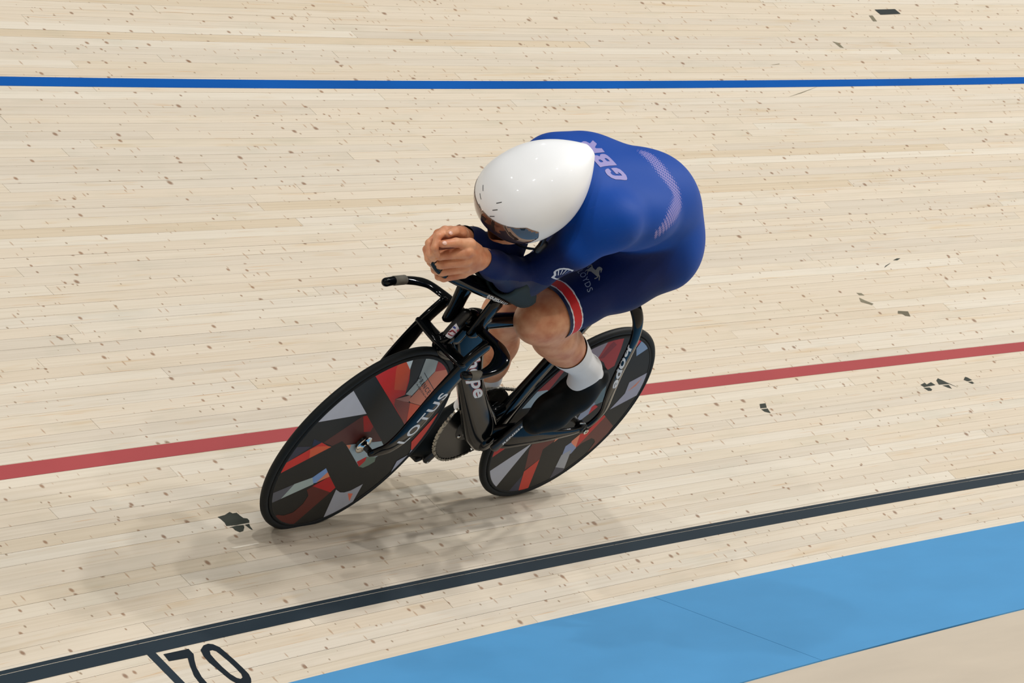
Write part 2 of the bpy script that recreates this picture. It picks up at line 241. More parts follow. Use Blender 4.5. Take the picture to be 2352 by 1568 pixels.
PRINTS={'G_out':[(0.7397,0.036,1.3017),(0.7312,0.0313,1.3027),(0.7192,0.0292,1.3032),(0.7165,0.0332,1.3028),(0.7157,0.0408,1.3017),(0.722,0.0431,1.3012),(0.7236,0.0474,1.3004),(0.7199,0.0523,1.2995),(0.7118,0.0543,1.2992),(0.6809,0.0561,1.3002),(0.6813,0.0498,1.3011),(0.6883,0.0417,1.302),(0.6896,0.0492,1.3007),(0.7014,0.0486,1.3005),(0.7062,0.0296,1.3033),(0.6946,0.028,1.3037),(0.6807,0.0288,1.3042),(0.6706,0.0349,1.3042),(0.6659,0.045,1.3032),(0.6643,0.0567,1.3017),(0.6686,0.0665,1.2999),(0.6752,0.072,1.2984),(0.6841,0.0715,1.2976),(0.7001,0.0682,1.2969),(0.7197,0.0665,1.2965),(0.734,0.0606,1.2973),(0.7429,0.0506,1.2991),(0.743,0.042,1.3006)],'B_out':[(0.7482,0.0234,1.3025),(0.7488,0.0138,1.3032),(0.7482,0.0009,1.3036),(0.745,-0.0094,1.3037),(0.7353,-0.0182,1.3038),(0.7204,-0.0241,1.3037),(0.7108,-0.0238,1.3039),(0.7052,-0.0186,1.3044),(0.6941,-0.0266,1.3039),(0.6827,-0.0293,1.304),(0.6723,-0.0273,1.305),(0.6687,-0.0208,1.3059),(0.6686,-0.0094,1.3066),(0.6689,0.0028,1.3068),(0.6696,0.0198,1.3059),(0.7027,0.0196,1.3043),(0.7257,0.021,1.3039)],'B_in1':[(0.7282,-0.0043,1.3046),(0.7187,-0.0055,1.3048),(0.714,-0.0008,1.305),(0.7163,0.0051,1.3049),(0.7281,0.0061,1.3046),(0.7305,0.0016,1.3046)],'B_in2':[(0.6943,-0.0093,1.3051),(0.6865,-0.0105,1.3053),(0.6831,-0.0048,1.3056),(0.6832,0.0028,1.3057),(0.6947,0.0028,1.3052),(0.6962,-0.0032,1.3052)],'R_out':[(0.7337,-0.0308,1.3027),(0.718,-0.0515,1.2997),(0.7189,-0.0597,1.2979),(0.7236,-0.0662,1.2963),(0.7241,-0.0747,1.2943),(0.7143,-0.0834,1.2932),(0.7003,-0.0909,1.2933),(0.6868,-0.0945,1.294),(0.6785,-0.0923,1.2951),(0.674,-0.0814,1.2972),(0.6488,-0.0927,1.2983),(0.6512,-0.0757,1.3005),(0.6758,-0.0615,1.2998),(0.6756,-0.0569,1.3005),(0.655,-0.0538,1.3029),(0.6626,-0.0357,1.3048),(0.6964,-0.0356,1.3027)],'R_in':[(0.7072,-0.069,1.2964),(0.6964,-0.0727,1.2964),(0.692,-0.0684,1.2974),(0.6958,-0.0554,1.2994),(0.7127,-0.0543,1.2992),(0.7119,-0.0613,1.2977)],'logo_out':[(0.8073,0.1166,1.0041),(0.8082,0.1197,1.0156),(0.8149,0.1174,1.0246),(0.8157,0.12,1.0336),(0.8151,0.1264,1.0449),(0.8119,0.135,1.0536),(0.8059,0.1435,1.0591),(0.7906,0.1513,1.0594),(0.7852,0.1471,1.0502),(0.7945,0.1461,1.0532),(0.8039,0.14,1.0512),(0.8097,0.1323,1.0459),(0.8117,0.1264,1.0384),(0.8122,0.1216,1.0291),(0.8032,0.1234,1.0175),(0.8019,0.121,1.0091),(0.7892,0.1233,1.0055),(0.7807,0.1248,1.0084),(0.7827,0.1216,1.0004),(0.7922,0.1212,1.0015)],'ray1':[(0.8119,0.1248,1.0356),(0.8112,0.1267,1.0382),(0.7981,0.1266,1.0201),(0.7998,0.1253,1.0186)],'ray2':[(0.8089,0.1319,1.044),(0.8081,0.1337,1.046),(0.7958,0.1293,1.0242),(0.7971,0.1286,1.0236)],'ray3':[(0.8043,0.1388,1.0497),(0.8028,0.1407,1.0513),(0.7925,0.132,1.0278),(0.7942,0.1312,1.0272)],'ray4':[(0.7975,0.1441,1.052),(0.7954,0.1448,1.0515),(0.7899,0.1356,1.0332),(0.792,0.1351,1.0334)],'horse':[(0.5468,0.057,0.9745),(0.5416,0.0573,0.9786),(0.5368,0.0553,0.9816),(0.5349,0.0581,0.9849),(0.5375,0.0632,0.9844),(0.5405,0.069,0.9835),(0.5418,0.0748,0.9836),(0.5418,0.0802,0.9843),(0.5392,0.0796,0.9865),(0.5349,0.0773,0.9904),(0.5311,0.0786,0.9948),(0.5296,0.084,0.9969),(0.53,0.0902,0.9962),(0.5326,0.0921,0.993),(0.5366,0.0961,0.9882),(0.5368,0.093,0.9885),(0.5342,0.0901,0.9914),(0.5353,0.0878,0.9904),(0.5394,0.0919,0.9862),(0.5423,0.0972,0.9829),(0.5424,0.1017,0.9818),(0.5485,0.111,0.9742),(0.5502,0.1096,0.9736),(0.5456,0.102,0.9792),(0.5468,0.0984,0.9792),(0.548,0.1021,0.9774),(0.5547,0.1022,0.9729),(0.5583,0.1005,0.9711),(0.5568,0.0986,0.9724),(0.5518,0.1,0.9754),(0.5487,0.0989,0.9777),(0.5499,0.0941,0.9777),(0.5516,0.0841,0.9771),(0.5518,0.0765,0.9765),(0.5559,0.0717,0.9731),(0.5665,0.0801,0.9679),(0.5672,0.0789,0.9674),(0.5553,0.0685,0.9728),(0.5591,0.066,0.9698),(0.563,0.0684,0.9682),(0.5629,0.0669,0.9678),(0.5555,0.063,0.9711),(0.5501,0.0644,0.975),(0.5443,0.0632,0.9787),(0.54,0.0627,0.982),(0.5372,0.0597,0.9833),(0.539,0.0579,0.9809),(0.5442,0.0594,0.9774),(0.5478,0.0599,0.975)],'lloyds':[(0.5686,0.0428,0.9533),(0.5886,0.1226,0.9425),(0.5526,0.0432,0.9629),(0.5733,0.1241,0.952)],'badge':[(0.915,0.006,0.705),(0.923,0.006,0.715),(0.924,0.006,0.725),(0.92,0.006,0.74),(0.912,0.006,0.755),(0.897,0.006,0.749),(0.887,0.006,0.741),(0.881,0.006,0.729),(0.88,0.006,0.703)]}
FRAMES={'lotus':((0.921,0.094,0.392),(-0.039,0.005,0.187),(0.04,0.0,0.009)),'hope_down':((0.777,0.024,0.617),(-0.162,0.0,-0.153),(-0.078,0.0,0.007)),'hope_stay':((0.205,0.125,0.714),(-0.126,-0.02,-0.183),(-0.047,0.0,-0.005)),'ren_stay':((0.389,0.066,0.322),(-0.072,0.0,0.077),(0.021,0.0,0.015)),'ren_tray':((0.91,0.046,0.873),(-0.116,0.0,-0.037),(-0.002,0.0,0.014))}
DISC_TXT=((-0.0661, 0.2223), (-0.1768, -0.1151), (-0.0058, 0.0125))
DISC_LINE=((-0.0759, 0.2475), (-0.2231, 0.146))
# ------------------------------------------------------------------ materials of the track
def plank_material():
    m = bpy.data.materials.new('siberian_pine'); m.use_nodes = True; nt = m.node_tree; n = nt.nodes; L = nt.links.new
    b = n['Principled BSDF']; b.inputs['Roughness'].default_value = 0.62; b.inputs['Specular IOR Level'].default_value = 0.25
    uv = n.new('ShaderNodeUVMap'); uv.uv_map = 'UVMap'         # u along the board, v across, metres
    oi = n.new('ShaderNodeObjectInfo')
    off = n.new('ShaderNodeVectorMath'); off.operation = 'MULTIPLY_ADD'
    cmb = n.new('ShaderNodeCombineXYZ'); L(oi.outputs['Random'], cmb.inputs[0]); L(oi.outputs['Random'], cmb.inputs[2])
    L(cmb.outputs[0], off.inputs[0]); off.inputs[1].default_value = (13, 7, 29); L(uv.outputs[0], off.inputs[2])
    def mapped(sx, sy, src=None):
        mp = n.new('ShaderNodeMapping'); mp.inputs['Scale'].default_value = (sx, sy, 1); L((src or off).outputs[0], mp.inputs['Vector']); return mp
    def noise(sx, sy, detail=3, src=None, rough=0.55):
        mp = mapped(sx, sy, src); t = n.new('ShaderNodeTexNoise'); t.inputs['Scale'].default_value = 1; t.inputs['Detail'].default_value = detail
        t.inputs['Roughness'].default_value = rough; L(mp.outputs[0], t.inputs['Vector']); return t
    def ramp(src, stops):
        r = n.new('ShaderNodeValToRGB'); el = r.color_ramp.elements
        while len(el) < len(stops): el.new(0.5)
        for e_, (p, c) in zip(el, stops): e_.position = p; e_.color = c
        L(src, r.inputs[0]); return r
    def mix(a, bcol, fac, mode='MIX'):
        x = n.new('ShaderNodeMix'); x.data_type = 'RGBA'; x.blend_type = mode
        if hasattr(fac, 'links'): L(fac, x.inputs['Factor'])
        else: x.inputs['Factor'].default_value = fac
        for s, v in (('A', a), ('B', bcol)):
            sock = [i for i in x.inputs if i.name == s and i.type == 'RGBA'][0]
            if hasattr(v, 'links'): L(v, sock)
            else: sock.default_value = v
        return [o for o in x.outputs if o.type == 'RGBA'][0]
    tone = ramp(oi.outputs['Random'], [(0.0, lin((209, 196, 176))), (0.25, lin((213, 202, 184))), (0.5, lin((205, 195, 179))), (0.72, lin((216, 208, 193))), (1.0, lin((205, 190, 166)))])
    col = tone.outputs[0]
    g = noise(1.5, 160, 4); gr = ramp(g.outputs[0], [(0.36, (0.87, 0.85, 0.81, 1)), (0.55, (1, 1, 1, 1))])
    col = mix(col, gr.outputs[0], 0.55, 'MULTIPLY')
    g2 = noise(2.2, 30, 3); gr2 = ramp(g2.outputs[0], [(0.60, (1, 1, 1, 1)), (0.74, (0.90, 0.78, 0.60, 1))])
    col = mix(col, gr2.outputs[0], 0.55, 'MULTIPLY')
    g3 = noise(3.0, 9, 3); gr3 = ramp(g3.outputs[0], [(0.55, (1, 1, 1, 1)), (0.80, (0.86, 0.89, 0.88, 1))])
    col = mix(col, gr3.outputs[0], 0.7, 'MULTIPLY')
    # resin streaks along the grain
    rs = noise(4, 240, 2, rough=0.4); rr = ramp(rs.outputs[0], [(0.70, (0, 0, 0, 1)), (0.76, (1, 1, 1, 1))])
    col = mix(col, lin((196, 150, 96)), mix((0, 0, 0, 1), rr.outputs[0], 0.55))
    # knots: small round ones
    def knots(scale, amt, size, colr, seed, halo=0.0, sx=1.0):
        mp = mapped(scale*sx, scale); mp.inputs['Location'].default_value = (seed, seed*1.7, 0)
        vo = n.new('ShaderNodeTexVoronoi'); vo.inputs['Scale'].default_value = 1; vo.voronoi_dimensions = '2D'; vo.inputs['Randomness'].default_value = 1
        L(mp.outputs[0], vo.inputs['Vector'])
        sep = n.new('ShaderNodeSeparateColor'); L(vo.outputs['Color'], sep.inputs[0])
        pick = n.new('ShaderNodeMath'); pick.operation = 'LESS_THAN'; L(sep.outputs[0], pick.inputs[0]); pick.inputs[1].default_value = amt
        rad = n.new('ShaderNodeMath'); rad.operation = 'MULTIPLY_ADD'; L(sep.outputs[1], rad.inputs[0]); rad.inputs[1].default_value = size*1.0; rad.inputs[2].default_value = size*0.45
        dv = n.new('ShaderNodeMath'); dv.operation = 'DIVIDE'; L(vo.outputs['Distance'], dv.inputs[0]); L(rad.outputs[0], dv.inputs[1])
        mr = n.new('ShaderNodeMapRange'); L(dv.outputs[0], mr.inputs[0]); mr.inputs[1].default_value = 1.15; mr.inputs[2].default_value = 0.5; mr.inputs[3].default_value = 0; mr.inputs[4].default_value = 1
        ml = n.new('ShaderNodeMath'); ml.operation = 'MULTIPLY'; L(mr.outputs[0], ml.inputs[0]); L(pick.outputs[0], ml.inputs[1])
        s2 = n.new('ShaderNodeMath'); s2.operation = 'MULTIPLY'; L(ml.outputs[0], s2.inputs[0]); s2.inputs[1].default_value = 0.82
        return s2.outputs[0], colr
    for args in ((11.0, 0.34, 0.07, lin((140, 104, 74)), 0.0), (7.0, 0.28, 0.06, lin((128, 94, 68)), 3.3), (17.0, 0.22, 0.06, lin((140, 118, 92)), 8.1)):
        f_, c_ = knots(*args); col = mix(col, c_, f_)
    # spike knots: thin strokes across the board
    f_, c_ = knots(9.0, 0.34, 0.085, lin((160, 124, 90)), 5.7, sx=2.9)
    h_ = n.new('ShaderNodeMath'); h_.operation = 'MULTIPLY'; L(f_, h_.inputs[0]); h_.inputs[1].default_value = 0.75
    col = mix(col, c_, h_.outputs[0])
    L(col, b.inputs['Base Color'])
    bp = n.new('ShaderNodeBump'); bp.inputs['Strength'].default_value = 0.12; bp.inputs['Distance'].default_value = 0.0006
    L(g.outputs[0], bp.inputs['Height']); L(bp.outputs[0], b.inputs['Normal'])
    return m

def worn_paint(name, col, rough=0.55, wear=0.0, var=0.05, wscale=3.0, streak=60):
    m = bpy.data.materials.new(name); m.use_nodes = True; nt = m.node_tree; n = nt.nodes; L = nt.links.new
    b = n['Principled BSDF']; b.inputs['Roughness'].default_value = rough; b.inputs['Specular IOR Level'].default_value = 0.14
    uv = n.new('ShaderNodeUVMap'); uv.uv_map = 'UVMap'
    mp = n.new('ShaderNodeMapping'); mp.inputs['Scale'].default_value = (wscale, streak, 1); L(uv.outputs[0], mp.inputs[0])
    t = n.new('ShaderNodeTexNoise'); t.inputs['Scale'].default_value = 1; t.inputs['Detail'].default_value = 4; L(mp.outputs[0], t.inputs[0])
    mp2 = n.new('ShaderNodeMapping'); mp2.inputs['Scale'].default_value = (2.2, 5, 1); L(uv.outputs[0], mp2.inputs[0])
    t2 = n.new('ShaderNodeTexNoise'); t2.inputs['Scale'].default_value = 1; t2.inputs['Detail'].default_value = 5; L(mp2.outputs[0], t2.inputs[0])
    r = n.new('ShaderNodeMapRange'); r.inputs[1].default_value = 0.3; r.inputs[2].default_value = 0.7; r.inputs[3].default_value = 1-var; r.inputs[4].default_value = 1+var; L(t2.outputs[0], r.inputs[0])
    hs = n.new('ShaderNodeHueSaturation'); hs.inputs['Color'].default_value = lin(col); L(r.outputs[0], hs.inputs['Value'])
    out = hs.outputs[0]
    if wear:
        cr = n.new('ShaderNodeMapRange'); cr.inputs[1].default_value = wear; cr.inputs[2].default_value = wear+0.02; L(t.outputs[0], cr.inputs[0])
        x = n.new('ShaderNodeMix'); x.data_type = 'RGBA'; L(cr.outputs[0], x.inputs['Factor'])
        A = [i for i in x.inputs if i.name == 'A' and i.type == 'RGBA'][0]; B = [i for i in x.inputs if i.name == 'B' and i.type == 'RGBA'][0]
        L(out, A); B.default_value = lin((205, 190, 172)); out = [o for o in x.outputs if o.type == 'RGBA'][0]
    L(out, b.inputs['Base Color'])
    return m

M_PLANK = plank_material()
M_SUB = mat('track_underlay', (120, 96, 70), 0.9)
M_BLACKP = worn_paint('black_line_paint', (32, 46, 56), 0.5, wear=0.75, var=0.06, streak=90)
M_REDP = worn_paint('red_line_paint', (164, 74, 76), 0.5, wear=0.73, var=0.05, streak=110)
M_BLUEP = worn_paint('blue_line_paint', (0, 82, 164), 0.45, wear=0.80, var=0.08)
M_AZUR = worn_paint('blue_band_paint', (78, 148, 200), 0.55, var=0.045, wscale=2, streak=14)
M_DIGIT = worn_paint('number_paint', (12, 26, 36), 0.5, var=0.2)
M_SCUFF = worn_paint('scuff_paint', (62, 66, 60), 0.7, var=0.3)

# ------------------------------------------------------------------ track: curved base, boards, painted lines
PH0, PH1 = -0.72, 0.50          # stretch of the bend that is built (radians)
BW = 0.043                      # board pitch up the slope
S_TOP = 5.85

def arc_strip(s0, s1, p0, p1, h, seg=0.02, thick=0.0, uvoff=0.0, arcs=None):
    """curved strip on the banking between s0,s1; top face plus, if thick, its sides"""
    G_ = 0.011; PH = [p0]+[k*G_ for k in range(int(math.floor(p0/G_))+1, int(math.ceil(p1/G_))) if k*G_-p0 > 1e-4 and p1-k*G_ > 1e-4]+[p1]   # one grid of bends for boards and paint
    n = len(PH)-1; V, F, UV = [], [], []
    for i in range(n+1):
        ph = PH[i]
        V += [track(s0, ph, h), track(s1, ph, h)]; UV += [(ph*21.0, s0), (ph*21.0, s1)]
    for i in range(n): F.append((2*i, 2*i+2, 2*i+3, 2*i+1))
    F = [f[::-1] for f in F]
    if thick:
        k = len(V)
        for i in range(n+1):
            ph = PH[i]; V += [track(s0, ph, h-thick), track(s1, ph, h-thick)]; UV += [(ph*21.0, s0), (ph*21.0, s1)]
        for i in range(n):
            F.append((2*i, 2*i+2, k+2*i+2, k+2*i)); F.append((2*i+3, 2*i+1, k+2*i+1, k+2*i+3))
        F.append((1, 0, k, k+1)); F.append((2*n, 2*n+1, k+2*n+1, k+2*n))
    return V, F, UV

def strip_mesh(name, parts):
    V, F, UV = [], [], []
    for v, f, u in parts:
        k = len(V); V += v; F += [tuple(i+k for i in q) for q in f]; UV += u
    me = bpy.data.meshes.new(name); me.from_pydata([tuple(v) for v in V], [], F)
    lay = me.uv_layers.new(name='UVMap')
    for lp in me.loops: lay.data[lp.index].uv = UV[lp.vertex_index]
    return me

base = obj('floor', strip_mesh('floor', [arc_strip(0.0, S_TOP, PH0, PH1, -0.012)]), M_SUB, smooth=False)
base['kind'] = 'structure'; base['label'] = 'banked timber cycling track of long narrow pale pine boards'
rows = int(S_TOP/BW)
npl = 0; extra = []
rr = random.Random(11)
for i in range(rows):
    s0 = i*BW; s1 = s0+BW
    ph = PH0+rr.uniform(-0.10, 0.02)
    k = 0
    while ph < PH1:
        L_ = rr.uniform(0.075, 0.165) if s0 < 3.3 else rr.uniform(0.18, 0.25)
        a, b = max(ph, PH0), min(ph+L_, PH1)
        ph += L_
        if b-a < 0.01: continue
        g = 0.00022
        part = arc_strip(s0+g*(0.7+rr.random()), s1-g*(0.7+rr.random()), a+0.000035, b-0.000035, rr.uniform(-0.0004, 0.0), seg=0.022, thick=0.009)
        # seen boards are parts, the rest of the deck is one part
        vis_lo = -0.115-0.052*s0; vis_hi = 0.125-0.035*s0
        if s0 < 3.27 and b > vis_lo-0.02 and a < vis_hi+0.02 and npl < 300:
            obj('plank', strip_mesh('plank', [part]), M_PLANK, base, smooth=False); npl += 1
        else: extra.append(part)
dk = obj('planking', strip_mesh('planking', extra), M_PLANK, base, smooth=False); dk['kind'] = 'stuff'
print('planks', npl, 'rest', len(extra))

def paint(name, s0, s1, m, label, h=0.0006, p0=PH0, p1=PH1):
    return obj(name, strip_mesh(name, [arc_strip(s0, s1, p0, p1, h, seg=0.01)]), m, base, smooth=False, label=label)
paint('painted_line', 0.1992, 0.2365, M_BLACKP, 'black painted measuring line, wide lower strip')
paint('painted_line', 0.2381, 0.2492, M_BLACKP, 'black painted measuring line, thin upper strip')
paint('painted_line', 0.8508, 0.9008, M_REDP, 'faded red painted line')
paint('painted_line', 2.5624, 2.6124, M_BLUEP, 'blue painted line across the upper track')

def mark(name, loops, m, label, h=0.0007):
    V, F = poly_fill(loops, 0.03)
    # loops are (arc metres, s metres)
    me = mesh_from(name, [track(s, a/21.0, h) for a, s in V], F)
    lay = me.uv_layers.new(name='UVMap')
    for lp in me.loops: lay.data[lp.index].uv = V[lp.vertex_index]
    return obj(name, me, m, base, smooth=False, label=label)
sw = lambda L_: [(a, s) for s, a in L_]
mark('painted_number', [sw(MARKS['seven'])], M_DIGIT, 'black painted digit 7')
mark('painted_number', [sw(MARKS['zero_out']), sw(MARKS['zero_in'])], M_DIGIT, 'black painted digit 0')
mark('painted_line', [[(1.972, 0.199), (1.938, 0.199), (1.938, 0.03), (1.972, 0.03)]], M_BLACKP, 'short dark tick crossing down from the black line')
tp = mark('tape_patch', [sw(MARKS['tape'])], mat('black_tape', (24, 34, 34), 0.6, bump=0.2), None, h=0.0015)
tp.parent = None; tag(tp, 'small black rectangular tape patch stuck on the boards above the blue line', 'tape')
M_SCUFF2 = worn_paint('faint_scuff_paint', (122, 116, 98), 0.7, var=0.3)
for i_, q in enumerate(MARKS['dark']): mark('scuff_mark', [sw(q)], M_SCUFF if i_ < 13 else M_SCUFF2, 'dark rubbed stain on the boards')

mark('scratch', [sw(MARKS['scratch'])], worn_paint('bare_scratch', (236, 228, 212), 0.6), 'short pale scratch')

# pale blue band, flatter than the track, then the safety floor inside it
B2, WB = 0.30, 0.598
def band(w_, phi, h=0.0):
    r = R0+0.012*COSB-w_*math.cos(B2)-h*math.sin(B2)
    return Vector((r*math.cos(phi)-R0, r*math.sin(phi), 0.012*SINB-w_*math.sin(B2)+h*math.cos(B2)))
def band_piece(w0, w1, p0, p1, h, thick, seg=0.01, nw=1):
    n = int(math.ceil((p1-p0)/seg)); V, F, UV = [], [], []
    for i in range(n+1):
        ph = p0+(p1-p0)*i/n
        for w_, hh in ((w0, h), (w1, h), (w1, h-thick), (w0, h-thick)): V.append(band(w_, ph, hh)); UV.append((ph*21, -w_))
    for i in range(n):
        a, b = 4*i, 4*i+4
        for k in range(4): F.append((a+k, b+k, b+(k+1) % 4, a+(k+1) % 4))
    F.append((0, 1, 2, 3)); F.append((4*n+3, 4*n+2, 4*n+1, 4*n)); return V, F, UV
bb = obj('floor', strip_mesh('floor', [band_piece(0.0, WB, PH0, PH1, -0.01, 0.02)]), mat('joint_dark_blue', (20, 92, 150), 0.7), smooth=False)
bb['kind'] = 'structure'; bb['label'] = 'flat pale blue band along the inner edge of the track'
JPH = -0.0085
for a, b in ((PH0, -0.17), (-0.17, JPH), (JPH, 0.15), (0.15, PH1)):
    obj('panel', strip_mesh('panel', [band_piece(0.0, WB, a+0.00006, b-0.00006, 0.0, 0.012)]), M_AZUR, bb, smooth=False)
zf = 0.012*SINB-WB*math.sin(B2)-0.004
r1 = R0+0.012*COSB-WB*math.cos(B2)+0.01
V, F, UV = [], [], []
for i in range(41):
    ph = -1.5+3.0*i/40
    for r in (r1, r1-3, r1-9, 0.4): V.append((r*math.cos(ph)-R0, r*math.sin(ph), zf)); UV.append((ph*21, r))
for i in range(40):
    for k in range(3): F.append((4*i+k, 4*i+k+4, 4*i+k+5, 4*i+k+1))
M_INF = worn_paint('safety_floor', (206, 194, 176), 0.6, var=0.04, wscale=6, streak=3)
inf = obj('floor', strip_mesh('floor', [(V, [f[::-1] for f in F], UV)]), M_INF, smooth=False)
inf['kind'] = 'structure'; inf['label'] = 'plain beige safety floor inside the pale blue band'
# ------------------------------------------------------------------ the bicycle (x forward, y to the rider's left, z up from the rear tyre's contact)
def bike_matrix():
    T = Vector((0, 1, 0)); N = Vector((-SINB, 0, COSB)); Lf = Vector((-COSB, 0, -SINB))
    c, s = math.cos(-0.0048), math.sin(-0.0048); f = T*c+Lf*s; l = -T*s+Lf*c
    c, s = math.cos(0.04126), math.sin(0.04126); u = N*c+l*s; l = -N*s+l*c
    O = track(SB, 0.0)
    return Matrix(((f.x,l.x,u.x,O.x),(f.y,l.y,u.y,O.y),(f.z,l.z,u.z,O.z),(0,0,0,1)))
BM = bike_matrix()
bike = empty('track_bicycle', matrix=BM)
tag(bike, 'glossy black carbon track bicycle with red, grey and black disc wheels', 'bicycle')
M_GLOSS = mat('black_lacquer', (6, 9, 12), 0.09, coat=0.0, spec=0.24)
M_SATIN = mat('black_satin', (16, 18, 20), 0.38)
M_TYRE = mat('tyre_rubber', (9, 16, 19), 0.6, bump=0.25, bscale=900, spec=0.25)
M_DISC = mat('disc_charcoal', (19, 21, 19), 0.45, var=0.08, vscale=12, spec=0.2)
M_CHROME = mat('polished_steel', (215, 212, 205), 0.12, metal=1.0)
M_STEEL = mat('dark_steel', (70, 72, 74), 0.3, metal=1.0)
M_WHITE = mat('white_print', (232, 234, 236), 0.45)
M_GREYP = mat('grip_tape', (96, 92, 82), 0.7, bump=0.6, bscale=1500)
M_PAD = mat('elbow_pad_foam', (18, 44, 52), 0.75, bump=0.3, bscale=700)
_art = {}
def artmat(c):
    if c not in _art: _art[c] = mat('print_%02x%02x%02x' % c, tuple(min(255, int(v*1.16)) for v in c), 0.45, var=0.03, vscale=20, spec=0.2)
    return _art[c]

def clip_circle(poly, R, n=72):
    for i in range(n):
        a0, a1 = 2*math.pi*i/n, 2*math.pi*(i+1)/n
        A = (R*math.cos(a0), R*math.sin(a0)); B = (R*math.cos(a1), R*math.sin(a1))
        def side(p): return (B[0]-A[0])*(p[1]-A[1])-(B[1]-A[1])*(p[0]-A[0])
        out = []
        for j in range(len(poly)):
            p, q = poly[j], poly[(j+1) % len(poly)]; sp, sq = side(p), side(q)
            if sp >= 0: out.append(p)
            if (sp > 0 > sq) or (sp < 0 < sq):
                t = sp/(sp-sq); out.append((p[0]+(q[0]-p[0])*t, p[1]+(q[1]-p[1])*t))
        poly = out
        if len(poly) < 3: return []
    return poly

def wheel(center, f, l, u, art, front):
    f, l, u, c = map(Vector, (f, l, u, center))
    wm = Matrix(((f.x,l.x,u.x,c.x),(f.y,l.y,u.y,c.y),(f.z,l.z,u.z,c.z),(0,0,0,1)))
    wh = empty('wheel', bike); wh.matrix_local = wm
    wh['label'] = 'front disc wheel with red and grey geometric print' if front else 'rear disc wheel with red and grey geometric print'
    Y = (0, 1, 0)
    obj('tyre', ring_bm((0, 0, 0), Y, 0.3225, 0.0115, 0.0115, n=144, k=14), M_TYRE, wh)
    obj('rim', lathe_bm([(0.3135, -0.0092), (0.311, -0.0125), (0.3045, -0.0126), (0.3045, 0.0126), (0.311, 0.0125), (0.3135, 0.0092)], (0, 0, 0), Y, n=144), M_TYRE, wh)
    obj('disc', lathe_bm([(0, -0.0122), (0.305, -0.0122), (0.305, 0.0122), (0, 0.0122)], (0, 0, 0), Y, n=144), M_DISC, wh, smooth=False)
    for k, (poly, colr) in enumerate(art):
        q = clip_circle([tuple(p) for p in poly], 0.3046)
        if not q: continue
        V, F = poly_fill([q])
        for sgn in (1, -1):
            h = 0.0123+0.00003*k
            me = mesh_from('printed_panel', [(x, sgn*h, z) for x, z in V], F)
            if sgn == 1: obj('printed_panel', me, artmat(colr), wh, smooth=False)
    # hub: narrow end caps and axle
    obj('hub', lathe_bm([(0, -0.05), (0.009, -0.05), (0.0095, -0.03), (0.020, -0.0155), (0.021, -0.012), (0.021, 0.012), (0.020, 0.0155), (0.0095, 0.03), (0.009, 0.05), (0, 0.05)], (0, 0, 0), Y, n=40), M_SATIN, wh)
    return wh

wf = wheel((0.98454, 0, 0.334), (0.99914, 0.04152, -0.00026), (-0.04152, 0.99906, -0.01269), (-0.00026, 0.01269, 0.99992), FRONT_ART, True)
wr = wheel((0, 0, 0.334), (1, 0, 0), (0, 1, 0), (0, 0, 1), REAR_ART, False)
# flared chrome hub cover of the front wheel
obj('hub_flange', lathe_bm([(0, 0.0215), (0.026, 0.0222), (0.0290, 0.0235), (0.0285, 0.0250), (0.022, 0.0262), (0.012, 0.0290), (0.007, 0.035), (0.0055, 0.052), (0, 0.052)], (0, 0, 0), (0, 1, 0), n=40), M_CHROME, wf, label='flared polished hub flange')
obj('rim_strip', ring_bm((0, 0.0131, 0), (0, 1, 0), 0.3055, 0.0006, 0.0003, n=128, k=6), M_SATIN, wf)

# ---- frame
fr = empty('frame', bike)
def ft(name, pts, **k): return tube(name, pts, M_GLOSS, fr, **k)
down = ft('down_tube', [(0.800, 0, 0.735, 0.021, 0.060), (0.775, 0, 0.690, 0.021, 0.060), (0.715, 0, 0.605, 0.020, 0.050), (0.630, 0, 0.510, 0.021, 0.043), (0.52, 0, 0.405, 0.024, 0.047), (0.425, 0, 0.320, 0.031, 0.054), (0.380, 0, 0.275, 0.034, 0.042)], e=2.6, n=24, sub=6)
ft('head_tube', [(0.838, 0, 0.768, 0.019, 0.030), (0.842, 0, 0.735, 0.019, 0.034), (0.852, 0, 0.690, 0.018, 0.032)], e=2.4, n=24)
seat = ft('seat_tube', [(0.378, 0, 0.285, 0.030, 0.040), (0.345, 0, 0.380, 0.018, 0.036), (0.318, 0, 0.480, 0.013, 0.033), (0.290, 0, 0.580, 0.0125, 0.032), (0.258, 0, 0.680, 0.0125, 0.031), (0.225, 0, 0.770, 0.0125, 0.030), (0.200, 0, 0.860, 0.012, 0.026), (0.190, 0, 0.915, 0.012, 0.024)], e=2.8, n=20, sub=5)
ft('top_tube', [(0.800, 0, 0.742, 0.019, 0.022), (0.66, 0, 0.742, 0.018, 0.022), (0.45, 0, 0.737, 0.015, 0.020), (0.24, 0, 0.735, 0.012, 0.020)], e=2.6, n=20)
obj('bottom_bracket', lathe_bm([(0, -0.037), (0.021, -0.037), (0.031, -0.033), (0.034, -0.02), (0.034, 0.02), (0.031, 0.033), (0.021, 0.037), (0, 0.037)], (0.385, 0, 0.283), (0, 1, 0)), M_GLOSS, fr)
SST = [(0.205, 0.008, 0.858, 0.010, 0.022), (0.222, 0.052, 0.858, 0.010, 0.021), (0.225, 0.088, 0.842, 0.009, 0.020), (0.204, 0.113, 0.806, 0.008, 0.019), (0.166, 0.118, 0.742, 0.008, 0.019),
       (0.128, 0.112, 0.665, 0.0078, 0.020), (0.085, 0.102, 0.580, 0.0075, 0.020), (0.030, 0.091, 0.490, 0.0072, 0.019), (-0.018, 0.081, 0.415, 0.007, 0.015), (-0.020, 0.073, 0.360, 0.007, 0.012), (-0.002, 0.067, 0.336, 0.007, 0.012)]
